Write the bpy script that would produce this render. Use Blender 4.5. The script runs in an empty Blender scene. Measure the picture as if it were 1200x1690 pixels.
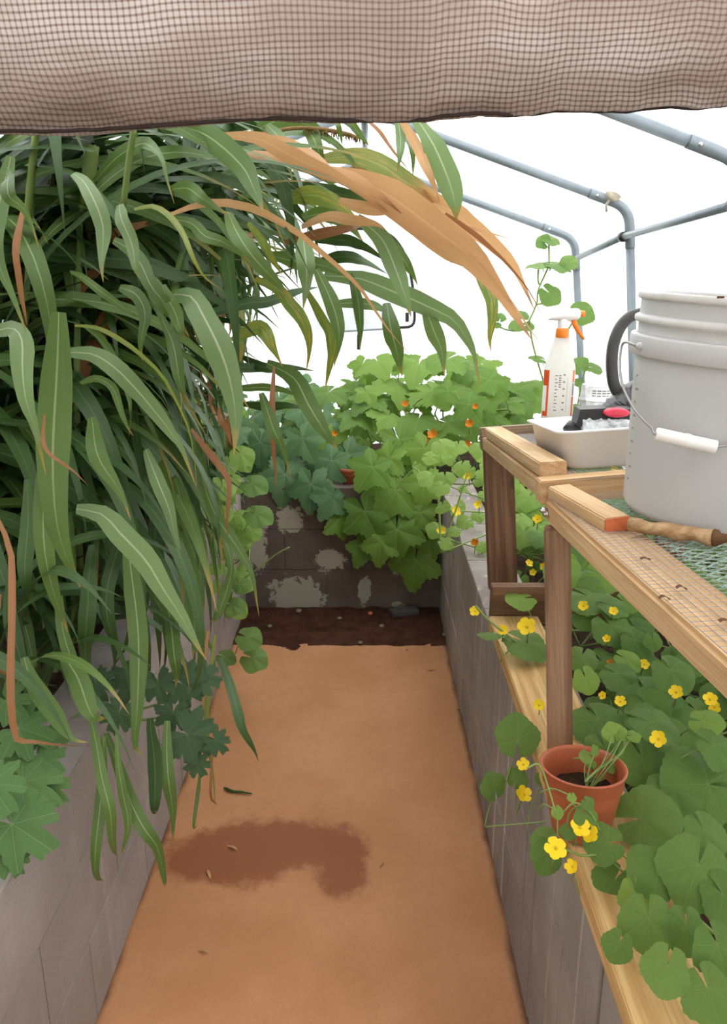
import bpy, bmesh, math, random
from math import sin, cos, pi, radians, atan, tan, sqrt
from mathutils import Vector as V, Matrix, noise as mnoise

sc = bpy.context.scene
COL = sc.collection
rnd = random.Random(11)

# ---------------------------------------------------------------- camera
F, CX, CY, H = 1256.0, 600.0, 800.0, 1.58
TH = atan(348 / F)
PS = atan(5 / F * cos(TH))
cam_d = bpy.data.cameras.new('camera')
cam_d.sensor_fit = 'VERTICAL'
cam_d.sensor_height = 24.0
cam_d.lens = F / 1690 * 24.0
cam_d.shift_y = -45 / 1690
cam_d.clip_start = 0.02
cam = bpy.data.objects.new('camera', cam_d)
COL.objects.link(cam)
cam.location = (0, 0, H)
cam.rotation_euler = (pi / 2 - TH, 0, PS)
sc.camera = cam

# ---------------------------------------------------------------- light: bright overcast sky, a soft high sun behind cloud
world = bpy.data.worlds.new('overcast_sky')
sc.world = world
world.use_nodes = True
bg = world.node_tree.nodes['Background']
# overcast luminance: the zenith three times as bright as the horizon
_w = world.node_tree
_tc = _w.nodes.new('ShaderNodeTexCoord'); _sx = _w.nodes.new('ShaderNodeSeparateXYZ'); _mr = _w.nodes.new('ShaderNodeMapRange')
_w.links.new(_tc.outputs['Generated'], _sx.inputs[0]); _w.links.new(_sx.outputs[2], _mr.inputs[0])
_mr.inputs[1].default_value = 0.0; _mr.inputs[2].default_value = 1.0; _mr.inputs[3].default_value = 5.0 / 3; _mr.inputs[4].default_value = 5.0
_w.links.new(_mr.outputs[0], bg.inputs[1])
bg.inputs[0].default_value = (0.97, 0.985, 1.0, 1)
sun_d = bpy.data.lights.new('hazy_sun', 'SUN')
sun_d.energy = 2.6
sun_d.angle = radians(40)
sun_d.color = (1.0, 0.96, 0.9)
sun = bpy.data.objects.new('hazy_sun', sun_d)
COL.objects.link(sun)
sun.location = (2, -1, 6)
sun.rotation_euler = (radians(25), radians(25), 0)
sc.view_settings.view_transform = 'Standard'
sc.view_settings.look = 'None'
sc.view_settings.gamma = 1.0
sc.view_settings.use_curve_mapping = False
sc.view_settings.exposure = 0.0
sc.cycles.diffuse_bounces = 4
sc.cycles.transmission_bounces = 6
sc.cycles.transparent_max_bounces = 8

# ---------------------------------------------------------------- pixel -> point of the place
_f0 = V((-sin(PS), cos(PS), 0))
_r = V((cos(PS), sin(PS), 0))
_fw = _f0 * cos(TH) + V((0, 0, -sin(TH)))
_dn = -(_f0 * sin(TH) + V((0, 0, cos(TH))))
CAM = V((0, 0, H))


def at(px, py, Y=None, X=None, Z=None, t=None):
    d = _fw + _r * ((px - CX) / F) + _dn * ((py - CY) / F)
    if Y is not None: t = Y / d.y
    elif X is not None: t = X / d.x
    elif Z is not None: t = (Z - H) / d.z
    return CAM + d * t


def at_plane(px, py, p0, n):
    d = _fw + _r * ((px - CX) / F) + _dn * ((py - CY) / F)
    return CAM + d * ((p0 - CAM).dot(n) / d.dot(n))


def proj(P):
    v = P - CAM
    z = v.dot(_fw)
    if z < 0.05: return (-9999, -9999, z)
    return (CX + F * v.dot(_r) / z, CY + F * v.dot(_dn) / z, z)


# ---------------------------------------------------------------- materials
def new_mat(name):
    m = bpy.data.materials.new(name)
    m.use_nodes = True
    nt = m.node_tree
    for n in list(nt.nodes): nt.nodes.remove(n)
    out = nt.nodes.new('ShaderNodeOutputMaterial')
    return m, nt, out


class NT:
    """small helper to write node graphs"""
    def __init__(s, nt): s.nt = nt
    def n(s, t, **k):
        x = s.nt.nodes.new(t)
        for a, b in k.items(): setattr(x, a, b)
        return x
    def l(s, a, b): s.nt.links.new(a, b)
    def setin(s, sock, v):
        if hasattr(v, 'is_output'): s.l(v, sock)
        elif isinstance(v, (tuple, list)) and len(v) == 3 and sock.type == 'RGBA': sock.default_value = (*v, 1)
        else: sock.default_value = v
    def math(s, op, a, b=0.0, c=0.0, clamp=False):
        x = s.n('ShaderNodeMath', operation=op, use_clamp=clamp)
        s.setin(x.inputs[0], a); s.setin(x.inputs[1], b); s.setin(x.inputs[2], c)
        return x.outputs[0]
    def mix(s, f, a, b, bt='MIX'):
        x = s.n('ShaderNodeMix', data_type='RGBA', blend_type=bt)
        s.setin(x.inputs[0], f); s.setin(x.inputs[6], a); s.setin(x.inputs[7], b)
        return x.outputs[2]
    def ss(s, v, lo, hi, a=0.0, b=1.0):
        x = s.n('ShaderNodeMapRange', interpolation_type='SMOOTHSTEP')
        s.setin(x.inputs[0], v); s.setin(x.inputs[1], lo); s.setin(x.inputs[2], hi); s.setin(x.inputs[3], a); s.setin(x.inputs[4], b)
        return x.outputs[0]
    def coord(s, which='Object'): return s.n('ShaderNodeTexCoord').outputs[which]
    def pos(s): return s.n('ShaderNodeNewGeometry').outputs['Position']
    def scale(s, vec, sx, sy, sz):
        x = s.n('ShaderNodeMapping'); s.l(vec, x.inputs[0]); x.inputs[3].default_value = (sx, sy, sz)
        return x.outputs[0]
    def noise(s, vec, sc_, det=4.0, rough=0.55, dist=0.0):
        x = s.n('ShaderNodeTexNoise'); s.l(vec, x.inputs['Vector'])
        x.inputs['Scale'].default_value = sc_; x.inputs['Detail'].default_value = det
        x.inputs['Roughness'].default_value = rough; x.inputs['Distortion'].default_value = dist
        return x.outputs['Fac']
    def bump(s, h, st=0.3, d=0.01):
        x = s.n('ShaderNodeBump'); s.l(h, x.inputs['Height']); x.inputs['Strength'].default_value = st; x.inputs['Distance'].default_value = d
        return x.outputs[0]
    def princ(s, col, rough=0.6, spec=0.4, normal=None, **k):
        x = s.n('ShaderNodeBsdfPrincipled')
        s.setin(x.inputs['Base Color'], col); s.setin(x.inputs['Roughness'], rough)
        x.inputs['Specular IOR Level'].default_value = spec
        if normal is not None: s.l(normal, x.inputs['Normal'])
        for a, b in k.items(): s.setin(x.inputs[a.replace('_', ' ')], b)
        return x.outputs[0]
    def orand(s): return s.n('ShaderNodeObjectInfo').outputs['Random']
    def sepxyz(s, v):
        x = s.n('ShaderNodeSeparateXYZ'); s.l(v, x.inputs[0]); return x.outputs


def plain(name, col, rough=0.5, spec=0.4, var=0.08, nscale=30, bump=0.0, **k):
    m, nt, out = new_mat(name); g = NT(nt)
    c = g.coord()
    nz = g.noise(c, nscale, 4)
    dark = tuple(x * (1 - 2.2 * var) for x in col); lite = tuple(min(1, x * (1 + 1.4 * var)) for x in col)
    colr = g.mix(nz, dark, lite)
    nb = g.bump(g.noise(c, nscale * 6, 3), bump, 0.004) if bump else None
    g.l(g.princ(colr, rough, spec, nb, **k), out.inputs[0])
    return m


def wood(name, light, dark, grain=1.0, knots=True):
    m, nt, out = new_mat(name); g = NT(nt)
    c = g.coord('Object'); r = g.orand()
    off = g.n('ShaderNodeVectorMath', operation='ADD'); g.l(c, off.inputs[0])
    cmb = g.n('ShaderNodeCombineXYZ'); g.l(g.math('MULTIPLY', r, 13.7), cmb.inputs[0]); g.l(g.math('MULTIPLY', r, 7.1), cmb.inputs[1])
    g.l(cmb.outputs[0], off.inputs[1]); v = off.outputs[0]
    n1 = g.noise(g.scale(v, 1.6, 34, 34), 1.6, 5, 0.6, 0.6)
    n2 = g.noise(g.scale(v, 5, 160, 160), 1.4, 3, 0.6)
    n3 = g.noise(v, 5.0, 3)
    k = g.ss(n1, 0.36, 0.66)
    base = g.mix(k, dark, light)
    base = g.mix(g.math('MULTIPLY', g.ss(n2, 0.4, 0.75), 0.35), base, tuple(x * 0.6 for x in dark))
    base = g.mix(g.math('MULTIPLY', g.ss(n3, 0.5, 0.8), 0.3), base, tuple(x * 0.72 for x in light))
    if knots:
        vo = g.n('ShaderNodeTexVoronoi'); g.l(g.scale(v, 4.2, 11, 11), vo.inputs['Vector']); vo.inputs['Scale'].default_value = 1.0
        kn = g.ss(vo.outputs['Distance'], 0.05, 0.16, 1.0, 0.0)
        base = g.mix(g.math('MULTIPLY', kn, 0.75), base, tuple(x * 0.3 for x in dark))
    b = g.bump(n2, 0.25, 0.002)
    g.l(g.princ(base, 0.62, 0.3, b), out.inputs[0])
    return m


def leaf_round(name, c1, c2, vein, k, trans=0.35, rough=0.5):
    m, nt, out = new_mat(name); g = NT(nt)
    uv = g.coord('UV'); s = g.sepxyz(uv)
    x = g.math('SUBTRACT', s[0], 0.5); y = g.math('SUBTRACT', s[1], 0.5)
    ph = g.math('ARCTAN2', x, y)
    rad = g.math('SQRT', g.math('ADD', g.math('MULTIPLY', x, x), g.math('MULTIPLY', y, y)))
    sn = g.math('ABSOLUTE', g.math('SINE', g.math('MULTIPLY', ph, k)))
    vm = g.ss(g.math('MULTIPLY', sn, rad), 0.004, 0.02, 1.0, 0.0)
    sub = g.math('ABSOLUTE', g.math('SINE', g.math('ADD', g.math('MULTIPLY', rad, 62.0), g.math('MULTIPLY', sn, 7.0))))
    subm = g.ss(sub, 0.0, 0.22, 0.35, 0.0)
    r = g.orand()
    nz = g.noise(g.coord('Object'), 22, 4)
    base = g.mix(g.math('ADD', g.math('MULTIPLY', r, 0.65), g.math('MULTIPLY', nz, 0.35)), c1, c2)
    base = g.mix(g.ss(g.noise(g.coord('Object'), 60, 3), 0.35, 0.7, 0.0, 0.25), base, tuple(q * 0.55 for q in c1))
    base = g.mix(g.math('MULTIPLY', g.math('MAXIMUM', vm, subm), 0.55), base, vein)
    hgt = g.math('SUBTRACT', g.math('MULTIPLY', g.noise(g.coord('Object'), 45, 3), 0.6), g.math('MAXIMUM', vm, subm))
    b = g.bump(hgt, 0.5, 0.004)
    p = g.princ(base, rough, 0.3, b)
    tr = g.n('ShaderNodeBsdfTranslucent'); g.l(g.mix(0.5, base, tuple(min(1, q * 1.5) for q in c2)), tr.inputs[0])
    mx = g.n('ShaderNodeMixShader'); mx.inputs[0].default_value = trans
    g.l(p, mx.inputs[1]); g.l(tr.outputs[0], mx.inputs[2]); g.l(mx.outputs[0], out.inputs[0])
    return m


def leaf_blade(name, c1, c2, rib, tipcol, spots=None, trans=0.3, ribw=0.045, tip0=0.86):
    m, nt, out = new_mat(name); g = NT(nt)
    uv = g.coord('UV'); s = g.sepxyz(uv); u, v = s[0], s[1]
    r = g.orand(); oc = g.coord('Object')
    du = g.math('ABSOLUTE', g.math('SUBTRACT', u, 0.5))
    st = g.noise(g.scale(uv, 26, 1.4, 1), 1.0, 3)
    base = g.mix(g.math('ADD', g.math('MULTIPLY', r, 0.6), g.math('MULTIPLY', st, 0.4)), c1, c2)
    if spots:
        sp = g.ss(g.noise(g.scale(uv, 5, 3.2, 1), 1.0, 5, 0.7, 0.5), 0.47, 0.66)
        base = g.mix(sp, base, spots)
    rb = g.math('MULTIPLY', g.ss(du, ribw * 0.45, ribw, 1.0, 0.0), g.ss(v, 0.4, 0.95, 0.65, 0.08))
    base = g.mix(rb, base, rib)
    tp = g.ss(g.math('ADD', v, g.math('MULTIPLY', g.noise(oc, 14, 3), 0.16)), tip0 + 0.06, tip0 + 0.2)
    base = g.mix(tp, base, tipcol)
    b = g.bump(st, 0.25, 0.002)
    p = g.princ(base, 0.42, 0.35, b)
    tr = g.n('ShaderNodeBsdfTranslucent'); g.l(g.mix(0.4, base, tuple(min(1, q * 1.5) for q in c2)), tr.inputs[0])
    mx = g.n('ShaderNodeMixShader'); mx.inputs[0].default_value = trans
    g.l(p, mx.inputs[1]); g.l(tr.outputs[0], mx.inputs[2]); g.l(mx.outputs[0], out.inputs[0])
    return m


def m_floor():
    m, nt, out = new_mat('terracotta_concrete'); g = NT(nt)
    p = g.pos(); s = g.sepxyz(p)
    n1 = g.noise(p, 3.0, 5); n2 = g.noise(p, 26, 5, 0.6); n3 = g.noise(p, 160, 3)
    base = g.mix(g.ss(n1, 0.3, 0.7), (0.42, 0.195, 0.084), (0.51, 0.252, 0.122))
    base = g.mix(g.ss(n2, 0.35, 0.75, 0, 0.45), base, (0.41, 0.195, 0.09))
    base = g.mix(g.ss(n3, 0.55, 0.75, 0, 0.35), base, (0.27, 0.13, 0.07))
    # damp stain with a shape of its own
    def blob(cx, cy, rx, ry):
        a = g.math('DIVIDE', g.math('SUBTRACT', s[0], cx), rx); b = g.math('DIVIDE', g.math('SUBTRACT', s[1], cy), ry)
        return g.math('SQRT', g.math('ADD', g.math('MULTIPLY', a, a), g.math('MULTIPLY', b, b)))
    d = g.math('MINIMUM', blob(-0.36, 1.80, 0.24, 0.13), blob(-0.06, 1.77, 0.075, 0.13))
    d = g.math('MINIMUM', d, blob(-0.19, 1.83, 0.19, 0.12))
    d = g.math('ADD', d, g.math('MULTIPLY', g.math('SUBTRACT', g.noise(p, 7, 7, 0.72), 0.5), 1.7))
    wet = g.ss(d, 0.70, 1.15, 1.0, 0.0)
    base = g.mix(g.math('MULTIPLY', wet, 0.85), base, (0.215, 0.062, 0.022))
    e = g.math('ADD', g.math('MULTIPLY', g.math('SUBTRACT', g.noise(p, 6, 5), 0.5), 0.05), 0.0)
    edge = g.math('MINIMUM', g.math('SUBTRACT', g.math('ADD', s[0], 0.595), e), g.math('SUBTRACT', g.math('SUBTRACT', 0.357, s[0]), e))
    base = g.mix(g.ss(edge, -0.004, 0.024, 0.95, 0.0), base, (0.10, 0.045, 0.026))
    b = g.bump(g.math('ADD', n3, g.math('MULTIPLY', n2, 1.2)), 0.25, 0.003)
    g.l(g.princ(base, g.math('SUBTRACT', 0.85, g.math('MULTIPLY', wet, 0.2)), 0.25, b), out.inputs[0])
    return m


def m_block(name, c1, c2, drip=0.0, patches=None):
    m, nt, out = new_mat(name); g = NT(nt)
    p = g.pos()
    n1 = g.noise(p, 4, 4); n2 = g.noise(p, 60, 4, 0.7); n3 = g.noise(p, 240, 2)
    base = g.mix(g.ss(n1, 0.3, 0.7), c1, c2)
    r = g.orand()
    base = g.mix(g.math('MULTIPLY', r, 0.25), base, tuple(x * 0.75 for x in c1))
    base = g.mix(g.ss(n3, 0.5, 0.75, 0, 0.25), base, tuple(x * 0.6 for x in c1))
    if drip:
        dn = g.noise(g.scale(p, 30, 30, 0.9), 1.0, 3, 0.5)
        base = g.mix(g.ss(dn, 0.60, 0.72, 0, drip), base, tuple(min(1, x * 1.75) for x in c2))
        base = g.mix(g.ss(dn, 0.26, 0.38, drip, 0), base, tuple(x * 0.45 for x in c1))
    if patches:
        s = g.sepxyz(p); d = None
        for cx, cz, rx, rz in patches:
            a = g.math('DIVIDE', g.math('SUBTRACT', s[0], cx), rx); b = g.math('DIVIDE', g.math('SUBTRACT', s[2], cz), rz)
            q = g.math('SQRT', g.math('ADD', g.math('MULTIPLY', a, a), g.math('MULTIPLY', b, b)))
            d = q if d is None else g.math('MINIMUM', d, q)
        d = g.math('ADD', d, g.math('MULTIPLY', g.math('SUBTRACT', g.noise(p, 13, 6, 0.75, 0.4), 0.5), 2.6))
        base = g.mix(g.ss(d, 0.88, 0.96, 1.0, 0.0), base, (0.36, 0.335, 0.27))
    b = g.bump(g.math('ADD', n2, g.math('MULTIPLY', n3, 0.5)), 0.35, 0.004)
    g.l(g.princ(base, 0.9, 0.2, b), out.inputs[0])
    return m


def m_soil(name, c1, c2):
    m, nt, out = new_mat(name); g = NT(nt)
    p = g.pos(); n1 = g.noise(p, 12, 6, 0.7); n2 = g.noise(p, 90, 4, 0.7)
    base = g.mix(g.ss(n1, 0.3, 0.7), c1, c2)
    base = g.mix(g.ss(n2, 0.6, 0.72, 0, 0.6), base, tuple(min(1, x * 2.2) for x in c2))
    g.l(g.princ(base, 0.95, 0.15, g.bump(g.math('ADD', n1, n2), 0.8, 0.02)), out.inputs[0])
    return m


def m_film(name, col, trans_col, transp=0.0, wr=0.25):
    m, nt, out = new_mat(name); g = NT(nt)
    p = g.pos()
    n1 = g.noise(p, 2.2, 4, 0.5, 0.6); n2 = g.noise(g.scale(p, 1, 1, 0.35), 9, 4, 0.6, 0.8)
    b = g.bump(g.math('ADD', n1, g.math('MULTIPLY', n2, 0.4)), wr, 0.05)
    tc = g.mix(g.ss(n2, 0.35, 0.75), trans_col, tuple(x * 0.9 for x in trans_col))
    tr = g.n('ShaderNodeBsdfTranslucent'); g.l(tc, tr.inputs[0]); g.l(b, tr.inputs['Normal'])
    df = g.princ(col, 0.45, 0.3, b)
    mx = g.n('ShaderNodeMixShader'); mx.inputs[0].default_value = 0.78
    g.l(df, mx.inputs[1]); g.l(tr.outputs[0], mx.inputs[2]); sh = mx.outputs[0]
    if transp:
        tp = g.n('ShaderNodeBsdfTransparent'); m2 = g.n('ShaderNodeMixShader'); m2.inputs[0].default_value = transp
        g.l(sh, m2.inputs[1]); g.l(tp.outputs[0], m2.inputs[2]); sh = m2.outputs[0]
    g.l(sh, out.inputs[0])
    return m


def m_clear(name, tint=(0.78, 0.80, 0.81), solid=0.5):
    m, nt, out = new_mat(name); g = NT(nt)
    a = g.princ(tint, 0.15, 0.5)
    tp = g.n('ShaderNodeBsdfTransparent'); tp.inputs[0].default_value = (0.95, 0.96, 0.96, 1)
    mx = g.n('ShaderNodeMixShader')
    nz = g.noise(g.coord(), 40, 3)
    g.l(g.ss(nz, 0.3, 0.7, solid * 0.6, min(1, solid * 1.5)), mx.inputs[0])
    g.l(tp.outputs[0], mx.inputs[1]); g.l(a, mx.inputs[2]); g.l(mx.outputs[0], out.inputs[0])
    return m


def m_cloth():
    m, nt, out = new_mat('brown_shade_netting'); g = NT(nt)
    uv = g.coord('UV'); s = g.sepxyz(uv)
    wob = g.math('MULTIPLY', g.math('SUBTRACT', g.noise(g.coord('Object'), 7, 3), 0.5), 0.3)
    fu = g.math('ABSOLUTE', g.math('SUBTRACT', g.math('FRACT', g.math('ADD', s[0], wob)), 0.5))
    fv = g.math('ABSOLUTE', g.math('SUBTRACT', g.math('FRACT', g.math('ADD', s[1], wob)), 0.5))
    thr = g.math('ADD', g.math('MULTIPLY', g.ss(fv, 0.22, 0.46), 0.62), g.math('MULTIPLY', g.ss(fu, 0.22, 0.46), 0.5), clamp=True)
    mot = g.noise(g.scale(g.coord('Object'), 1.2, 2, 5), 2.5, 4)
    cell = g.mix(g.ss(mot, 0.35, 0.68), (0.45, 0.36, 0.32), (0.70, 0.62, 0.585))
    base = g.mix(thr, cell, (0.22, 0.155, 0.125))
    b = g.bump(thr, 0.6, 0.003)
    p = g.princ(base, 0.75, 0.25, b)
    tr = g.n('ShaderNodeBsdfTranslucent'); g.l(base, tr.inputs[0])
    mx = g.n('ShaderNodeMixShader'); mx.inputs[0].default_value = 0.5
    g.l(p, mx.inputs[1]); g.l(tr.outputs[0], mx.inputs[2]); g.l(mx.outputs[0], out.inputs[0])
    return m


M = {}
M['floor'] = m_floor()
M['soil'] = m_soil('dark_soil', (0.030, 0.017, 0.010), (0.075, 0.042, 0.026))
M['soil_red'] = m_soil('damp_red_soil', (0.045, 0.017, 0.010), (0.10, 0.042, 0.024))
M['ground'] = m_soil('outside_ground', (0.10, 0.11, 0.05), (0.2, 0.19, 0.11))
M['block_r'] = m_block('grey_painted_block', (0.26, 0.225, 0.20), (0.37, 0.33, 0.295), 0.5)
M['block_l'] = m_block('pale_grey_block', (0.29, 0.25, 0.23), (0.37, 0.325, 0.305), 0.12)
M['mortar'] = m_block('mortar', (0.12, 0.10, 0.09), (0.17, 0.145, 0.13))
M['film'] = m_film('white_poly_sheet', (0.88, 0.88, 0.88), (0.93, 0.935, 0.94))
M['film_grey'] = m_film('window_film', (0.85, 0.86, 0.87), (0.88, 0.89, 0.9), 0.0)
M['pipe'] = plain('grey_galvanised_pipe', (0.20, 0.235, 0.26), 0.38, 0.5, 0.12, 18, Metallic=0.2)
M['steel'] = plain('bright_steel', (0.6, 0.6, 0.6), 0.25, 0.6, 0.05, 40, Metallic=0.9)
M['wire'] = plain('galvanised_wire', (0.34, 0.33, 0.32), 0.4, 0.5, 0.1, 60, Metallic=0.3)
M['green_wire'] = plain('green_plastic_net', (0.28, 0.46, 0.38), 0.5, 0.4, 0.1, 60)
M['black'] = plain('black_plastic', (0.016, 0.015, 0.015), 0.4, 0.4, 0.2, 30)
M['darkgrey'] = plain('worn_black_rubber', (0.045, 0.042, 0.04), 0.5, 0.4, 0.25, 25)
M['red'] = plain('red_plastic', (0.62, 0.03, 0.06), 0.35, 0.5, 0.06, 20)
M['white'] = plain('white_plastic', (0.93, 0.93, 0.93), 0.35, 0.5, 0.03, 10)
M['grip'] = plain('white_grip', (0.88, 0.87, 0.85), 0.35, 0.5, 0.02, 10)
M['bucket'] = plain('grey_bucket_plastic', (0.55, 0.56, 0.565), 0.42, 0.4, 0.05, 6)
M['bucket_rim'] = plain('pale_bucket_rim', (0.64, 0.645, 0.63), 0.45, 0.4, 0.1, 30)
M['bottle'] = m_film('milky_bottle', (0.88, 0.87, 0.84), (0.88, 0.87, 0.84), 0.0, 0.02)
M['orange'] = plain('orange_plastic', (0.90, 0.23, 0.02), 0.35, 0.5, 0.05, 20)
M['orange_print'] = plain('orange_red_print', (0.80, 0.12, 0.03), 0.5, 0.3, 0.1, 60)
M['print'] = plain('grey_print', (0.25, 0.24, 0.24), 0.6, 0.2, 0.1, 60)
M['clear'] = m_clear('clear_plastic')
M['dimbag'] = plain('dark_film_bag', (0.035, 0.034, 0.036), 0.25, 0.5, 0.3, 12, bump=0.4)
M['terracotta'] = plain('terracotta_plastic', (0.46, 0.125, 0.055), 0.45, 0.35, 0.08, 14)
M['wood'] = wood('tan_timber', (0.70, 0.48, 0.265), (0.52, 0.325, 0.155))
M['wood_dark'] = wood('brown_weathered_timber', (0.235, 0.125, 0.065), (0.13, 0.065, 0.033))
M['wood_leg'] = wood('mid_brown_timber', (0.33, 0.20, 0.115), (0.19, 0.105, 0.058))
M['wood_pale'] = wood('pale_pine', (0.70, 0.47, 0.21), (0.50, 0.29, 0.10))
M['wood_grey'] = wood('grey_weathered_timber', (0.36, 0.265, 0.175), (0.22, 0.15, 0.095))
M['wood_orange_end'] = plain('orange_painted_end', (0.62, 0.17, 0.06), 0.6, 0.3, 0.2, 60)
M['stick'] = wood('bare_branch', (0.52, 0.36, 0.19), (0.30, 0.17, 0.075), knots=False)
M['bark'] = plain('brown_bark', (0.17, 0.085, 0.04), 0.8, 0.2, 0.3, 50, bump=0.5)
M['cloth'] = m_cloth()
M['dimming_net'] = m_film('added_dimming_netting', (0.16, 0.115, 0.095), (0.20, 0.15, 0.125), 0.22)  # for the unseen netting added to cut light in the entrance bay
M['edge_line'] = plain('dark_shade_line', (0.055, 0.038, 0.035), 0.8, 0.2, 0.2, 40, bump=0.3)
M['knot'] = plain('offwhite_cloth_knot', (0.50, 0.45, 0.35), 0.7, 0.2, 0.15, 30, bump=0.4)
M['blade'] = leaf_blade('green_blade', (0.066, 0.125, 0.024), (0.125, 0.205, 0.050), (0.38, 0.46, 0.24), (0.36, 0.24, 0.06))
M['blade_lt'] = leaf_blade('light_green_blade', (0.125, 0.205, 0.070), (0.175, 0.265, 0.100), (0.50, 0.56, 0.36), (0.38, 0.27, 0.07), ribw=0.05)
M['blade_dk'] = leaf_blade('shaded_green_blade', (0.030, 0.068, 0.016), (0.058, 0.115, 0.030), (0.13, 0.19, 0.08), (0.10, 0.08, 0.03), tip0=0.95, trans=0.12)  # green blade darkened so its colour carries the shade inside the clump
M['blade_yel'] = leaf_blade('yellowing_blade', (0.11, 0.20, 0.035), (0.18, 0.26, 0.05), (0.40, 0.38, 0.12), (0.45, 0.26, 0.06), spots=(0.55, 0.33, 0.03))
M['blade_tan'] = leaf_blade('dried_tan_blade', (0.46, 0.25, 0.105), (0.60, 0.36, 0.17), (0.64, 0.42, 0.21), (0.22, 0.11, 0.05), trans=0.35)
M['blade_tg'] = leaf_blade('half_dried_blade', (0.17, 0.25, 0.06), (0.24, 0.30, 0.09), (0.48, 0.42, 0.18), (0.55, 0.32, 0.14), spots=(0.55, 0.34, 0.14), tip0=0.55)
M['blade_red'] = leaf_blade('rusty_blade', (0.22, 0.095, 0.038), (0.33, 0.155, 0.065), (0.36, 0.19, 0.085), (0.2, 0.09, 0.04), trans=0.25)
M['stalk'] = plain('green_stalk', (0.13, 0.19, 0.04), 0.5, 0.3, 0.25, 12)
M['seed'] = plain('brown_seed_spike', (0.24, 0.15, 0.06), 0.8, 0.2, 0.3, 60, bump=0.4)
M['melon'] = leaf_round('melon_leaf', (0.095, 0.195, 0.036), (0.18, 0.30, 0.066), (0.26, 0.36, 0.12), 3.5, 0.32)
M['melon_lt'] = leaf_round('bright_melon_leaf', (0.19, 0.34, 0.055), (0.29, 0.44, 0.09), (0.40, 0.50, 0.18), 3.5, 0.38)
M['squash'] = leaf_round('squash_leaf', (0.085, 0.19, 0.026), (0.23, 0.37, 0.055), (0.32, 0.44, 0.14), 2.5, 0.38)
M['squash_blue'] = leaf_round('bluish_squash_leaf', (0.075, 0.165, 0.062), (0.125, 0.235, 0.095), (0.25, 0.34, 0.20), 2.5, 0.28)
M['water'] = leaf_round('watermelon_leaf', (0.075, 0.165, 0.048), (0.125, 0.245, 0.072), (0.30, 0.42, 0.20), 3.9, 0.28)
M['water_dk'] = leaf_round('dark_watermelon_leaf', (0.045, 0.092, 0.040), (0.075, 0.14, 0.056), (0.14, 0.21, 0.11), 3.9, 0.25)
M['stem'] = plain('pale_green_stem', (0.22, 0.32, 0.09), 0.55, 0.3, 0.15, 25)
M['petal'] = plain('yellow_petal', (0.86, 0.62, 0.015), 0.5, 0.3, 0.08, 60)
M['petal_orange'] = plain('withered_orange_petal', (0.62, 0.24, 0.02), 0.5, 0.3, 0.15, 60)
M['petal_centre'] = plain('flower_centre', (0.62, 0.42, 0.02), 0.7, 0.2, 0.1, 80)
M['stone'] = plain('pale_pebble', (0.24, 0.19, 0.145), 0.9, 0.2, 0.2, 40, bump=0.3)
M['slab'] = plain('grey_slab', (0.10, 0.095, 0.09), 0.8, 0.2, 0.2, 20, bump=0.3)
M['dry'] = plain('dry_leaf_bit', (0.45, 0.27, 0.10), 0.8, 0.2, 0.2, 60)

# ---------------------------------------------------------------- object helpers
WM = {}


def put(o, parent=None, mw=None):
    mw = mw or Matrix.Identity(4)
    if o.name not in COL.objects: COL.objects.link(o)
    o.matrix_basis = mw
    WM[o.name] = mw
    if parent is not None:
        o.parent = parent
        o.matrix_parent_inverse = WM[parent.name].inverted()
    return o


def tag(o, label=None, cat=None, group=None, kind=None):
    if label: o['label'] = label
    if cat: o['category'] = cat
    if group: o['group'] = group
    if kind: o['kind'] = kind
    return o


def thing(name, loc, label, cat, group=None):
    e = bpy.data.objects.new(name, None)
    e.empty_display_size = 0.05
    put(e, None, Matrix.Translation(V(loc)))
    return tag(e, label, cat, group, 'thing')


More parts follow.
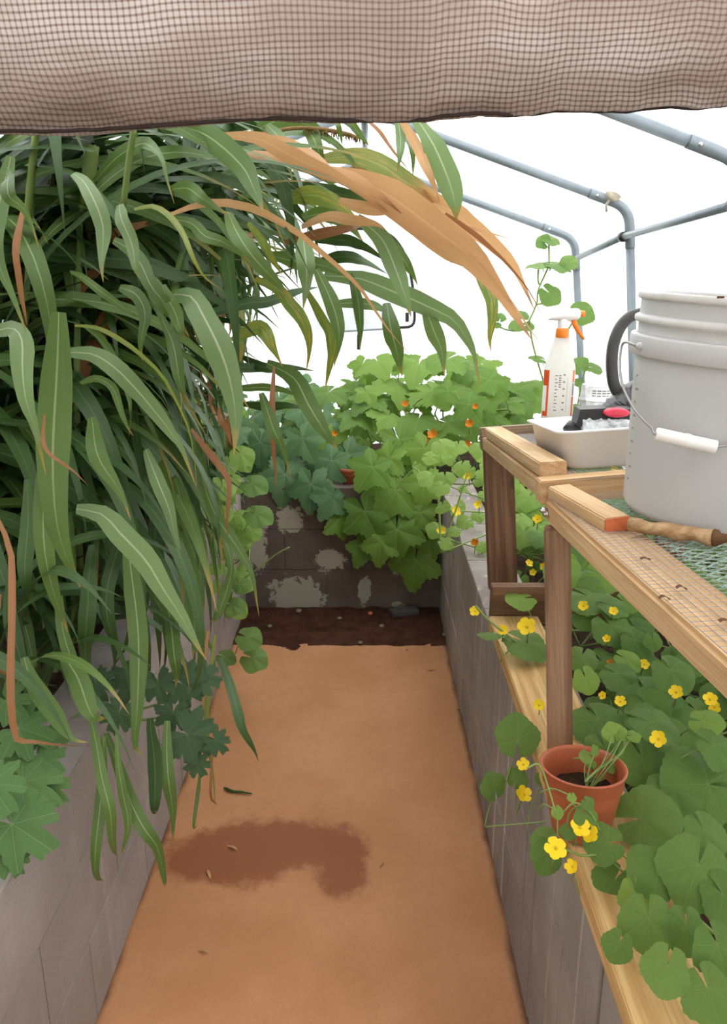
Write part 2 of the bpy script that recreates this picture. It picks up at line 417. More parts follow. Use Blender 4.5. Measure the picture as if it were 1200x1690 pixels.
class MB:
    def __init__(s): s.v = []; s.f = []; s.uv = {}
    def add(s, vs, fs, uvs=None):
        o = len(s.v)
        s.v += [V(p) for p in vs]
        s.f += [tuple(i + o for i in f) for f in fs]
        if uvs:
            for i, u in enumerate(uvs): s.uv[o + i] = u
        return s
    def box(s, c, sz, R=None):
        x, y, z = [q / 2 for q in sz]
        vs = [V((a * x, b * y, d * z)) for a in (-1, 1) for b in (-1, 1) for d in (-1, 1)]
        if R: vs = [R @ q for q in vs]
        return s.add([q + V(c) for q in vs], [(0, 1, 3, 2), (4, 6, 7, 5), (0, 4, 5, 1), (2, 3, 7, 6), (0, 2, 6, 4), (1, 5, 7, 3)])
    def tube(s, pts, rad, n=8, cap=True):
        pts = [V(p) for p in pts]
        if not isinstance(rad, (list, tuple)): rad = [rad] * len(pts)
        N = None; rings = []
        for i, p in enumerate(pts):
            t = (pts[min(i + 1, len(pts) - 1)] - pts[max(i - 1, 0)]).normalized()
            if N is None:
                N = t.cross(V((0, 0, 1)))
                if N.length < 0.1: N = t.cross(V((1, 0, 0)))
            N = (N - t * N.dot(t)).normalized(); B = t.cross(N)
            rings.append([p + (N * cos(2 * pi * k / n) + B * sin(2 * pi * k / n)) * rad[i] for k in range(n)])
        vs = [q for r in rings for q in r]
        fs = [(i * n + k, i * n + (k + 1) % n, (i + 1) * n + (k + 1) % n, (i + 1) * n + k) for i in range(len(pts) - 1) for k in range(n)]
        if cap:
            fs += [tuple(range(n - 1, -1, -1)), tuple((len(pts) - 1) * n + k for k in range(n))]
        return s.add(vs, fs)
    def lathe(s, prof, n=32, mat=None, sx=1.0, sy=1.0, cap0=False, cap1=False):
        vs = [V((r * cos(2 * pi * k / n) * sx, r * sin(2 * pi * k / n) * sy, z)) for r, z in prof for k in range(n)]
        if mat: vs = [mat @ q for q in vs]
        fs = [(i * n + k, i * n + (k + 1) % n, (i + 1) * n + (k + 1) % n, (i + 1) * n + k) for i in range(len(prof) - 1) for k in range(n)]
        if cap0: fs.append(tuple(range(n - 1, -1, -1)))
        if cap1: fs.append(tuple((len(prof) - 1) * n + k for k in range(n)))
        return s.add(vs, fs)
    def mesh(s, name, mat, smooth=True):
        me = bpy.data.meshes.new(name)
        me.from_pydata(s.v, [], s.f)
        if s.uv:
            l = me.uv_layers.new(name='UVMap')
            for lp in me.loops: l.data[lp.index].uv = s.uv.get(lp.vertex_index, (0, 0))
        me.materials.append(mat)
        if smooth: me.polygons.foreach_set('use_smooth', [True] * len(me.polygons))
        me.update()
        return me
    def obj(s, name, mat, parent=None, smooth=True, origin=None):
        """world-space vertices; the origin goes to the base centre"""
        if origin is None:
            xs = [p.x for p in s.v]; ys = [p.y for p in s.v]; zs = [p.z for p in s.v]
            origin = V(((min(xs) + max(xs)) / 2, (min(ys) + max(ys)) / 2, min(zs)))
        s.v = [p - origin for p in s.v]
        return put(bpy.data.objects.new(name, s.mesh(name, mat, smooth)), parent, Matrix.Translation(origin))


def frame(x, z_hint):
    x = x.normalized(); y = z_hint.cross(x).normalized(); z = x.cross(y)
    return Matrix((x, y, z)).transposed()


def bevel_box(name, sx, sy, sz, bev, mat):
    bm = bmesh.new()
    bmesh.ops.create_cube(bm, size=1.0)
    for q in bm.verts: q.co = V((q.co.x * sx, q.co.y * sy, q.co.z * sz))
    bmesh.ops.bevel(bm, geom=list(bm.edges), offset=bev, segments=2, affect='EDGES')
    me = bpy.data.meshes.new(name); bm.to_mesh(me); bm.free()
    me.materials.append(mat)
    return me


def board(name, p0, p1, w, h, mat, parent=None, up=V((0, 0, 1)), bev=0.0025):
    p0, p1 = V(p0), V(p1)
    R = frame(p1 - p0, up).to_4x4()
    me = bevel_box(name, (p1 - p0).length, w, h, bev, mat)
    return put(bpy.data.objects.new(name, me), parent, Matrix.Translation((p0 + p1) / 2) @ R)


def catmull(pts, n):
    P = [pts[0] * 2 - pts[1]] + list(pts) + [pts[-1] * 2 - pts[-2]]
    segs = len(pts) - 1; out = []
    for i in range(n):
        u = i / (n - 1) * segs; k = min(int(u), segs - 1); t = u - k
        a, b, c, d = P[k:k + 4]
        out.append(0.5 * ((2 * b) + (c - a) * t + (2 * a - 5 * b + 4 * c - d) * t * t + (3 * b - a - 3 * c + d) * t ** 3))
    return out


# ================================================================ SETTING
PXL, PXR = -0.592, 0.357          # faces of the planter walls along the path
YB = 3.43                         # face of the planter wall at the back
WH = 0.615                        # planter wall height
HW = 1.27                         # half width of the shelter
Y0, Y1 = 1.0, 4.80                # ends of the white sheeting
YN = -1.6                         # unseen front end; netting is added over this bay to dim the near path

MB().add([(-12, -10, -0.03), (12, -10, -0.03), (12, 14, -0.03), (-12, 14, -0.03)], [(0, 1, 2, 3)]).obj('ground', M['ground'])
tag(bpy.data.objects['ground'], 'bare ground around the shelter', 'ground', kind='structure')


def grid(name, x0, x1, y0, y1, nx, ny, zf, mat):
    b = MB()
    vs = [(x0 + (x1 - x0) * i / nx, y0 + (y1 - y0) * j / ny, zf(x0 + (x1 - x0) * i / nx, y0 + (y1 - y0) * j / ny)) for j in range(ny + 1) for i in range(nx + 1)]
    fs = [(j * (nx + 1) + i, j * (nx + 1) + i + 1, (j + 1) * (nx + 1) + i + 1, (j + 1) * (nx + 1) + i) for j in range(ny) for i in range(nx)]
    return b.add(vs, fs).obj(name, mat)


def nz(x, y, z=0.0, s=1.0): return mnoise.noise(V((x * s, y * s, z * s)))


tag(grid('floor', PXL - 0.02, PXR + 0.02, -0.7, 3.07, 12, 40, lambda x, y: 0.0, M['floor']), 'terracotta coloured concrete path with a damp stain', 'floor', kind='structure')
tag(grid('floor_soil', PXL - 0.02, PXR + 0.02, 3.0, YB + 0.02, 40, 24, lambda x, y: (-0.004 if y < 3.05 + 0.02 * nz(x, 0, 3, 9) else 0.008) + 0.012 * nz(x, y, 0, 14), M['soil_red']), 'damp dark red soil strip at the end of the path', 'soil', kind='structure')
soilz = lambda x, y: 0.53 + 0.03 * nz(x, y, 1, 5) + 0.012 * nz(x, y, 4, 22)
tag(grid('planter_soil', -HW, PXL - 0.1, 0.1, Y1 - 0.05, 24, 90, soilz, M['soil']), 'dark soil in the left planter under tall grass', 'soil', kind='structure')
tag(grid('planter_soil', PXR + 0.1, HW + 0.1, 0.1, Y1 - 0.05, 24, 90, soilz, M['soil']), 'dark soil in the right planter under melon vines', 'soil', kind='structure')
tag(grid('planter_soil', PXL - 0.1, PXR + 0.1, YB + 0.1, Y1 - 0.05, 20, 20, soilz, M['soil']), 'dark soil in the back planter under squash leaves', 'soil', kind='structure')

# ---- planter walls: mortar core with one block object per block
patches = [(-0.364, 0.46, 0.06, 0.075), (-0.18, 0.255, 0.075, 0.075), (-0.33, 0.075, 0.14, 0.095), (-0.01, 0.11, 0.03, 0.09), (0.145, 0.25, 0.04, 0.085), (-0.53, 0.34, 0.06, 0.16), (0.15, 0.02, 0.035, 0.02)]
M['block_b'] = m_block('peeling_painted_block', (0.115, 0.086, 0.070), (0.16, 0.122, 0.102), 0.15, patches)


def block_wall(label, face, axis, a0, a1, thick, mat):
    """axis 'y': the wall runs along Y with its path face at X=face, thick signed away from the path; 'x' likewise"""
    b = MB(); ins = 0.0035
    lo, hi = sorted((face + math.copysign(ins, thick), face + thick))
    if axis == 'y': b.box(((lo + hi) / 2, (a0 + a1) / 2, WH / 2 - 0.004), (hi - lo, a1 - a0, WH - 0.008))
    else: b.box(((a0 + a1) / 2, (lo + hi) / 2, WH / 2 - 0.004), (a1 - a0, hi - lo, WH - 0.008))
    w = tag(b.obj('planter_wall', M['mortar'], smooth=False), label, 'wall', kind='structure')
    me = {}
    for c in range(3):
        a = a0 - (0.2 if c % 2 else 0.0)
        while a < a1 - 0.02:
            s, e = max(a, a0), min(a + 0.4, a1)
            L = e - s - 0.0022; key = round(L, 3)
            if L > 0.03:
                if key not in me:
                    t = abs(thick) + 0.004
                    me[key] = bevel_box('concrete_block', *( (t, L, 0.2025) if axis == 'y' else (L, t, 0.2025)), 0.002, mat)
                o = bpy.data.objects.new('concrete_block', me[key])
                j = rnd.uniform(-0.0015, 0.0015)
                ctr = (face + thick / 2 + j, (s + e) / 2, 0.205 * c + 0.1025) if axis == 'y' else ((s + e) / 2, face + thick / 2 + j, 0.205 * c + 0.1025)
                put(o, w, Matrix.Translation(V(ctr)))
            a += 0.4
    return w


block_wall('low grey block wall along the right edge of the path', PXR, 'y', 0.1, 3.62, 0.15, M['block_r'])
block_wall('low pale grey block wall along the left edge of the path', PXL, 'y', 0.1, 3.62, -0.15, M['block_l'])
block_wall('low brown block wall with peeling white paint closing the path', YB, 'x', PXL - 0.0, PXR + 0.0, 0.15, M['block_b'])

# ---- shelter hoops. Right side traced, left side mirrored about the ridge
HY = [1.02, 1.85, 2.68, 3.80, 4.74]
def EZ(y):                                   # eaves fall gently towards the back
    T = [(-2.0, 2.0), (2.68, 1.93), (3.8, 1.879), (4.9, 1.765)]
    for (a, p), (b, q) in zip(T[:-1], T[1:]):
        if y <= b: return p + (q - p) * (y - a) / (b - a)
    return T[-1][1]

EX = lambda y: 1.235
RZ = lambda y: EZ(y) + 0.425                 # ridge
RX = -0.01


def fillet(p, a, b, r, n=8):
    """points of a smooth bend at p between directions to a and b"""
    u = (a - p).normalized(); w = (b - p).normalized()
    ang = u.angle(w); d = r / tan(ang / 2)
    s, e = p + u * d, p + w * d
    return [s * (1 - t) ** 2 + p * 2 * t * (1 - t) + e * t * t for t in [i / n for i in range(n + 1)]], s, e


hoop_words = ['nearest arched grey pipe hoop carrying the rolled shade netting', 'second arched grey pipe hoop from the entrance', 'arched grey pipe hoop at top right corner behind the bucket',
              'arched grey pipe hoop with a white knot on its bend', 'farthest arched grey pipe hoop against the white end sheet']
PR = 0.021
for i, y in enumerate(HY):
    e = thing('shelter_hoop', (0, y, 0), hoop_words[i], 'pipe frame', 'grey pipe hoops of the shelter')
    ridge = V((RX, y, RZ(y)))
    for sgn in (1, -1):
        ex = EX(y) * sgn
        eave = V((ex, y, EZ(y))); foot = V((ex + 0.22 if sgn > 0 else ex, y, 0.0))
        arc, s, t = fillet(eave, foot, ridge, 0.13)
        MB().tube([foot, s + (foot - s).normalized() * 0.02], PR, 12).obj('leg', M['pipe'], e)
        ext0 = s + (foot - s).normalized() * 0.10; ext1 = t + (ridge - t).normalized() * 0.12
        el = MB().tube([ext0] + arc + [ext1], PR * 1.13, 12).obj('elbow', M['pipe'], e)
        MB().tube([t + (ridge - t).normalized() * 0.02, ridge], PR, 12).obj('rafter', M['pipe'], e)
        for q, nrm in ((s + (foot - s).normalized() * 0.06, V((-sgn, -0.6, 0))), (t + (ridge - t).normalized() * 0.08, V((-0.3 * sgn, -1, 0.0)))):
            nrm.normalize()
            MB().tube([q + nrm * PR, q + nrm * (PR + 0.008)], [0.009, 0.006], 8).obj('bolt', M['steel'], el)
for sgn, nm in ((1, 'grey eave pipe running along the right sheet wall'), (-1, 'grey eave pipe running along the left wall behind tall grass')):
    e = thing('eave_pipe', (EX(0) * sgn, YN, EZ(YN)), nm, 'pipe', 'lengthwise pipes of the shelter')
    ys = [YN] + HY
    for a, b in zip(ys[:-1], ys[1:]):
        MB().tube([(EX(a) * sgn - 0.02 * sgn, a, EZ(a) - 0.13), (EX(b) * sgn - 0.02 * sgn, b, EZ(b) - 0.13)], 0.016, 10).obj('pipe_length', M['pipe'], e)
    for a in HY[1:]:
        MB().tube([(EX(a) * sgn - 0.02 * sgn, a - 0.032, EZ(a) - 0.13), (EX(a) * sgn - 0.02 * sgn, a + 0.012, EZ(a) - 0.13)], 0.024, 10).obj('clamp', M['black'], e)
e = thing('ridge_pipe', (RX, YN, RZ(YN)), 'grey ridge pipe under the white roof sheet', 'pipe', 'lengthwise pipes of the shelter')
for a, b in zip(([YN] + HY)[:-1], HY):
    MB().tube([(RX, a, RZ(a)), (RX, b, RZ(b))], 0.018, 10).obj('pipe_length', M['pipe'], e)

# ---- white poly sheeting
def sheet(name, label, fn, nu, nv, mat=None):
    vs = [fn(i / nu, j / nv) for j in range(nv + 1) for i in range(nu + 1)]
    fs = [(j * (nu + 1) + i, j * (nu + 1) + i + 1, (j + 1) * (nu + 1) + i + 1, (j + 1) * (nu + 1) + i) for j in range(nv) for i in range(nu)]
    return tag(MB().add(vs, fs).obj(name, mat or M['film']), label, 'sheeting', kind='structure')


def side_sheet(sgn, ya=Y0, yb=Y1):
    def fn(u, v):
        y = ya + (yb - ya) * u; z = v * (EZ(y) + 0.0)
        return V((sgn * (EX(y) + 0.034 + 0.22 * (1 - v) * (sgn > 0) + 0.010 * nz(y, z, 2, 3.5) + 0.006 * nz(y * 3, z * 0.7, 7, 2.5)), y, z))
    return fn


def roof(u, v, ya=Y0, yb=Y1):
    y = ya + (yb - ya) * u
    q = (v - 0.5) * 2
    x = q * (EX(y) + 0.034)
    k = abs(q)
    z = RZ(y) + 0.03 - (RZ(y) - EZ(y) + 0.02) * k - max(0, k - 0.9) * 0.25 + 0.006 * nz(x, y, 0, 3)
    return V((x, y, z))


sheet('wall_right', 'white translucent poly sheet wall on the right', side_sheet(1, YN, Y1), 110, 30)
sheet('wall_left', 'white translucent poly sheet wall behind the tall grass', side_sheet(-1), 60, 16)
sheet('ceiling', 'white translucent poly roof sheet over the pipe frame', roof, 60, 40)
sheet('ceiling', 'unseen brown netting roof added to dim the entrance bay', lambda u, v: roof(u, v, YN, Y0 - 0.01), 30, 30, M['dimming_net'])  # roof and left side out of view, added to dim the near end
sheet('wall_left', 'unseen brown netting added on the left to dim the entrance bay', side_sheet(-1, YN, Y0 - 0.01), 30, 16, M['dimming_net'])


def endsheet(u, v):
    q = (u - 0.5) * 2; x = q * (EX(Y1) + 0.05 + (0.2 * (1 - v) if q > 0 else 0))
    top = RZ(Y1) + 0.03 - (RZ(Y1) - EZ(Y1) + 0.02) * abs(q)
    z = v * top
    return V((x, Y1 + 0.01 + 0.014 * nz(x, z, 5, 3) + 0.03 * math.exp(-((x - 0.95) ** 2 + (z - 1.6) ** 2) * 9) * sin(14 * x + 9 * z), z))


sheet('wall_back', 'white translucent poly sheet closing the far end', endsheet, 60, 40)

# arched window flap in the end sheet
wy = Y1 - 0.035
wpx = [(540, 548), (600, 545), (655, 541), (682, 535), (683, 500), (680, 465), (672, 430), (660, 405), (642, 387), (610, 378), (560, 380), (520, 400), (500, 440), (498, 500), (500, 548)]
wp = [at(x, y, Y=wy) for x, y in wpx]
ctr = sum(wp, V((0, 0, 0))) / len(wp)
b = MB(); n = len(wp)
b.add([p for p in wp] + [p + V((0, 0.004, 0)) for p in wp], [tuple(range(n)), tuple(range(2 * n - 1, n - 1, -1))] + [(k, (k + 1) % n, n + (k + 1) % n, n + k) for k in range(n)])
win = tag(b.obj('window_1', M['film_grey'], smooth=False), 'arched roll-up window flap in the white end sheet', 'window', kind='structure')
loop = catmull(wp + [wp[0]], 70)
MB().tube([p + V((0, -0.004, 0)) for p in loop[8:48]], 0.009, 6).obj('zipper', M['black'], win)
MB().tube([p + V((0, -0.004, 0)) for p in loop[:9]], 0.006, 6).obj('edge_line', M['pipe'], win)
for x, y0, y1 in ((592, 552, 577), (672, 516, 531)):
    p = at(x, y0, Y=wy - 0.01); q = at(x, y1, Y=wy - 0.01)
    board('strap', p, q, 0.02, 0.006, M['black'], win, up=V((0, -1, 0)), bev=0.001)

# ================================================================ BENCHES
UPB = V((-0.075, 0.03, 1)).normalized()
J = at(897, 830, Y=1.36)                      # outer lower edge of the rail where the two benches meet
PF = at(797, 742, Y=2.28)
JN = at(899, 857, Y=1.36)
PN = at(1109, 1066, Y=0.83)
DF = (PF - J).normalized()
DN = (PN - JN).normalized()
SF = (DF.cross(UPB)).normalized()             # towards the sheet wall
UF = SF.cross(DF).normalized()
SN = (UPB.cross(DN)).normalized()
UN = DN.cross(SN).normalized()
if SN.x < 0: SN = -SN
if UF.z < 0: UF = -UF
if UN.z < 0: UN = -UN
LF, LN = (PF - J).length, 1.35
RH, RW = 0.038, 0.089
BW = 0.62                                     # bench width


def PFp(a, s, u): return J + DF * a + SF * s + UF * u
def PNp(a, s, u): return JN + DN * a + SN * s + UN * u


def leg_between(name, foot, head, w, t, mat, parent, faceup):
    return board(name, foot, head, w, t, mat, parent, up=faceup)


far = thing('potting_bench', PFp(LF * 0.5, 0, 0), 'far wooden bench section with the white tray and spray bottle on it', 'bench', 'timber potting benches')
board('front_rail', PFp(0.025, RW / 2, RH / 2), PFp(LF, RW / 2, RH / 2), RW, RH, M['wood'], far, UF)
board('batten', PFp(0.045, 0.03, RH + 0.017), PFp(LF - 0.04, 0.03, RH + 0.017), 0.052, 0.03, M['wood'], far, UF)
board('end_rail', PFp(LF + 0.019, -0.004, RH * 0.5 + 0.012), PFp(LF + 0.019, BW, RH * 0.5 + 0.012), 0.038, 0.07, M['wood_grey'], far, UF)
board('back_rail', PFp(-0.045, BW - RW / 2, RH / 2), PFp(LF, BW - RW / 2, RH / 2), RW, RH, M['wood_grey'], far, UF)
# far leg, broad face to the path, on the wall top
fl_t0, fl_t1 = at(798, 742, Y=2.27), at(849, 742, Y=2.27)
fl_b0, fl_b1 = at(807, 978, Y=2.235), at(858, 978, Y=2.235)
leg_between('leg', (fl_b0 + fl_b1) / 2 + V((0, 0.02, -0.02)), (fl_t0 + fl_t1) / 2 + V((0, 0.02, 0.0)), 0.09, 0.038, M['wood_dark'], far, V((0, -1, 0)))
board('leg', PFp(LF - 0.02, BW - 0.05, 0.0), V((PFp(LF - 0.02, BW - 0.05, 0).x + 0.04, 2.24, 0.5)), 0.09, 0.038, M['wood_dark'], far, V((0, -1, 0)))
# cross board on the planter by the far leg
c0, c1 = at(809, 1008, Y=2.0), at(1060, 1000, Y=2.0)
c0.z = c1.z = WH + 0.060
board('cross_board', c0, c1, 0.038, 0.115, M['wood_dark'], far, V((0, 0, 1)))

near = thing('potting_bench', PNp(0.3, 0, 0), 'near wooden bench section topped with wire mesh, carrying the grey buckets', 'bench', 'timber potting benches')
board('front_rail', PNp(0.0, RW / 2, RH / 2), PNp(LN, RW / 2, RH / 2), RW, RH + 0.008, M['wood'], near, UN, bev=0.006)
board('back_rail', PNp(0.0, BW + 0.1 - RW / 2, RH / 2), PNp(LN, BW + 0.1 - RW / 2, RH / 2), RW, RH, M['wood'], near, UN)
# joist across the joint: stands on the rails, its end grain to the path
jb = at(893, 829, Y=1.385)
jp = PNp(-0.02, 0.0, RH + 0.017)
board('cross_rail', PNp(-0.02, -0.006, RH + 0.012), PNp(-0.02, BW + 0.1, RH + 0.012), 0.04, 0.046, M['wood'], near, UN)
# short batten with an orange end
bt = board('batten', PNp(0.005, 0.026, RH + 0.016), PNp(0.225, 0.052, RH + 0.016), 0.044, 0.024, M['wood'], near, UN)
bt['label'] = 'short batten with an orange painted end'
pe = PNp(0.2255, 0.0521, RH + 0.016)
board('painted_end', pe - (PNp(0.225, 0.052, 0) - PNp(0.005, 0.026, 0)).normalized() * 0.001, pe + (PNp(0.225, 0.052, 0) - PNp(0.005, 0.026, 0)).normalized() * 0.001, 0.042, 0.022, M['wood_orange_end'], bt, UN, bev=0.0004)
# near leg stands on the plank
nl_t = at(920, 870, Y=1.345); nl_b = at(925, 1262, Z=0.655)
leg_between('leg', nl_b, nl_t + V((0.0, 0, 0.0)), 0.048, 0.044, M['wood_leg'], near, V((-0.25, -1, 0)))
board('leg', PNp(0.02, BW + 0.05, 0), V((PNp(0.02, BW + 0.05, 0).x + 0.03, 1.34, 0.5)), 0.044, 0.044, M['wood_leg'], near, V((0, -1, 0)))
for k, (x, y) in enumerate(((897, 842), (902, 848))):
    p = at(x, y, Y=1.338)
    MB().tube([p + V((0.01, 0.004, 0)), p, p + V((-0.006, -0.004, 0))], [0.0035, 0.0035, 0.003], 8).tube([p + V((0.003, 0.001, 0)), p + V((-0.003, -0.002, 0))], 0.0062, 6).obj('bolt', M['steel'], near)


def wire_panel(Pf, a0, a1, s0, s1, u, step, r, mat, parent, name, diag=0.0):
    b = MB()
    def seg(p, q):
        t = (q - p).normalized(); n1 = V((0, 0, 1)); n2 = t.cross(n1).normalized()
        offs = [n1 * r, (-n1 * 0.5 + n2 * 0.87) * r, (-n1 * 0.5 - n2 * 0.87) * r]
        b.add([p + o for o in offs] + [q + o for o in offs], [(0, 1, 4, 3), (1, 2, 5, 4), (2, 0, 3, 5)])
    sag = lambda a, s: -0.010 * sin(pi * (a - a0) / (a1 - a0)) * sin(pi * (s - s0) / (s1 - s0))
    if not diag:
        k = a0
        while k <= a1:
            prev = Pf(k, s0, u)
            for j in range(1, 7):
                s = s0 + (s1 - s0) * j / 6; q = Pf(k, s, u + sag(k, s)); seg(prev, q); prev = q
            k += step
        k = s0
        while k <= s1:
            prev = Pf(a0, k, u + 0.001)
            for j in range(1, 9):
                a = a0 + (a1 - a0) * j / 8; q = Pf(a, k, u + 0.001 + sag(a, k)); seg(prev, q); prev = q
            k += step
    else:
        for sg in (1, -1):
            k = -(s1 - s0) / diag
            while k < a1 - a0:
                # line a = a0 + k + (s - s0)/diag (sg>0) or mirrored
                pts = []
                for j in range(9):
                    s = s0 + (s1 - s0) * j / 8
                    a = a0 + k + ((s - s0) if sg > 0 else (s1 - s)) / diag
                    pts.append((a, s))
                pts = [p for p in pts if a0 <= p[0] <= a1]
                for p, q in zip(pts[:-1], pts[1:]):
                    seg(Pf(p[0], p[1], u + sag(*p)), Pf(q[0], q[1], u + sag(*q)))
                k += step
    o = b.obj(name, mat, parent, smooth=False); o['kind'] = 'stuff'
    return o


wire_panel(PNp, 0.02, LN, 0.004, BW + 0.09, RH + 0.0085, 0.0127, 0.00055, M['wire'], near, 'wire_mesh')
gm = wire_panel(PNp, 0.03, LN, RW + 0.002, BW + 0.02, RH + 0.004, 0.020, 0.0012, M['green_wire'], near, 'green_netting', diag=1.5)
gm['label'] = 'green diamond netting under the wire'
wire_panel(PFp, 0.0, LF - 0.01, 0.05, BW - 0.01, RH + 0.002, 0.0127, 0.0006, M['wire'], far, 'wire_mesh')

# plank lying on the right wall
pk = board('plank', (0.410, 0.25, WH + 0.0195), (0.414, 1.965, WH + 0.0195), 0.138, 0.038, M['wood_pale'])
tag(pk, 'long pale pine plank lying on top of the right block wall', 'plank')

# ================================================================ THINGS ON THE BENCHES
# ---- white tray
tz = RH + 0.004
tb = at_plane(931, 778, PFp(0, 0, tz), UF)     # near left bottom corner
ax = SF; ay = DF
TW, TL, THT = 0.36, 0.36, 0.078
tray = thing('plastic_tray', tb + ax * TW / 2 + ay * TL / 2, 'white rectangular plastic tray holding garden tools', 'tray')


def rrect(w, l, r, n=6):
    pts = []
    for cx, cy, a in ((w - r, l - r, 0), (r, l - r, 90), (r, r, 180), (w - r, r, 270)):
        for k in range(n + 1):
            q = radians(a + 90 * k / n); pts.append((cx + r * cos(q), cy + r * sin(q)))
    return pts


b = MB(); rings = []
for ins, z in ((0.018, 0.0), (0.010, 0.006), (0.0, THT - 0.006), (-0.009, THT - 0.004), (-0.010, THT), (-0.002, THT + 0.001), (0.004, THT - 0.006), (0.016, 0.012), (0.03, 0.006)):
    rings.append([tb + ax * (x + ins) + ay * (y + ins) + UF * z for x, y in rrect(TW - 2 * ins, TL - 2 * ins, 0.035)])
n = len(rings[0])
b.add([p for r in rings for p in r], [(i * n + k, i * n + (k + 1) % n, (i + 1) * n + (k + 1) % n, (i + 1) * n + k) for i in range(len(rings) - 1) for k in range(n)] + [tuple(range(n - 1, -1, -1)), tuple((len(rings) - 1) * n + k for k in range(n))])
b.obj('basin', M['white'], tray)


def TP(x, y, z): return tb + ax * x + ay * y + UF * z


# ---- things lying in the tray
def prism(b, outline, thick, O, ex, ey, ez):
    n = len(outline)
    b.add([O + ex * x + ey * y + ez * s for s in (-thick / 2, thick / 2) for x, y in outline],
          [tuple(range(n - 1, -1, -1)), tuple(range(n, 2 * n))] + [(k, (k + 1) % n, n + (k + 1) % n, n + k) for k in range(n)])


hold = thing('hand_tool', TP(0.2, 0.2, 0.03), 'black plastic hand tool with a red button lying in the white tray', 'tool')
O = at(955, 712, t=1.80)
def pxo(x, y, t): return at(x, y, t=t)
def slab_px(name, pts, t, thick, mat, parent, back=V((0, 1, 0))):
    P = [at(x, y, t=t) for x, y in pts]; n = len(P); b = MB(); w = back * thick
    b.add(P + [p + w for p in P], [tuple(range(n)), tuple(range(2 * n - 1, n - 1, -1))] + [((k + 1) % n, k, n + k, n + (k + 1) % n) for k in range(n)])
    return b.obj(name, mat, parent, smooth=False)
slab_px('tool_body', [(951, 701), (958, 676), (1002, 674), (1046, 676), (1046, 693), (990, 692), (966, 698), (957, 707)], 1.80, 0.05, M['black'], hold)
b = MB(); q0 = at(1018, 681, t=1.79); ex = _r; ey = V((0, 0, 1))
ring = [(cos(2 * pi * k / 24) * 0.030, sin(2 * pi * k / 24) * 0.011) for k in range(24)]
b.add([q0 + ex * x * s + ey * y * s + V((0, -d, 0)) for s, d in ((1, -0.01), (1, 0.004), (0.75, 0.009)) for x, y in ring], [(i * 24 + k, i * 24 + (k + 1) % 24, (i + 1) * 24 + (k + 1) % 24, (i + 1) * 24 + k) for i in range(2) for k in range(24)] + [tuple(48 + k for k in range(24))])
b.obj('button', M['red'], hold)
MB().tube([at(934, 709, t=1.80), at(941, 703, t=1.81), at(951, 710, t=1.82), at(955, 717, t=1.83)], [0.008, 0.013, 0.013, 0.009], 10).obj('tool_tip', M['black'], hold)
pack = thing('clear_pack', TP(0.26, 0.12, 0.02), 'crumpled clear plastic pack in the white tray beside the bucket', 'package')
b = MB()
vs = []
for j in range(7):
    for i in range(15):
        p = at(968 + i * 5.4, 696 + j * 3.6, t=1.755)
        vs.append(p + V((0, 0.014 * nz(i, j, 1, 0.9), 0.006 * nz(i, j, 5, 0.8))))
m_ = len(vs)
vs += [p + V((0, 0.03, 0)) for p in vs]
fs = [(j * 15 + i, j * 15 + i + 1, (j + 1) * 15 + i + 1, (j + 1) * 15 + i) for j in range(6) for i in range(14)]
fs += [(m_ + d, m_ + c, m_ + b_, m_ + a) for a, b_, c, d in fs]
b.add(vs, fs).obj('film', M['clear'], pack)
slab_px('insert', [(1008, 703), (1045, 700), (1045, 716), (1005, 714)], 1.775, 0.012, M['darkgrey'], pack)

# ---- dark film bag and curved black handle behind the bucket
bag = thing('film_bag', TP(0.3, 0.25, 0.02), 'crumpled dark grey film bag behind the bucket above the tray', 'bag')
b = MB(); nn = 18
outline = [(990, 680), (1003, 662), (1012, 655), (1030, 640), (1046, 628), (1060, 640), (1062, 690), (1030, 692)]
oc = at(1028, 668, t=1.93)
vs = [oc + V((0, -0.045, 0))]
op = catmull([at(x, y, t=1.93) for x, y in outline] + [at(*outline[0], t=1.93)], 33)[:-1]
for s, d in ((0.55, -0.04), (0.85, -0.022), (1.0, 0.0), (0.85, 0.03), (0.4, 0.045)):
    vs += [oc + (p - oc) * s + V((0, d + 0.018 * nz(k * 0.7, s * 3, 2, 1.0), 0)) for k, p in enumerate(op)]
N_ = len(op)
fs = [(0, 1 + k, 1 + (k + 1) % N_) for k in range(N_)] + [(1 + i * N_ + k, 1 + (i + 1) * N_ + k, 1 + (i + 1) * N_ + (k + 1) % N_, 1 + i * N_ + (k + 1) % N_) for i in range(4) for k in range(N_)] + [tuple(1 + 4 * N_ + k for k in range(N_))]
b.add(vs, fs).obj('bag_film', M['dimbag'], bag)
hp = catmull([at(x, y, t=1.95) for x, y in ((1058, 517), (1040, 523), (1024, 540), (1013, 568), (1010, 600), (1013, 632), (1022, 652), (1030, 668))], 30)
hnd = thing('curved_handle', hp[-1], 'curved worn black handle standing up behind the grey bucket', 'handle')
b = MB(); vs = []
for i, p in enumerate(hp):
    t = (hp[min(i + 1, 29)] - hp[max(i - 1, 0)]).normalized(); sd = t.cross(V((0, 1, 0))).normalized()
    w = 0.0135 if i < 25 else 0.0135 * (1 - 0.10 * (i - 25))
    vs += [p + sd * (w * c) + V((0, s, 0)) for c, s in ((-1, -0.006), (-0.6, -0.012), (0.6, -0.012), (1, -0.006), (1, 0.008), (-1, 0.008))]
b.add(vs, [(i * 6 + k, i * 6 + (k + 1) % 6, (i + 1) * 6 + (k + 1) % 6, (i + 1) * 6 + k) for i in range(29) for k in range(6)] + [(0, 1, 2, 3, 4, 5), tuple(29 * 6 + k for k in (5, 4, 3, 2, 1, 0))])
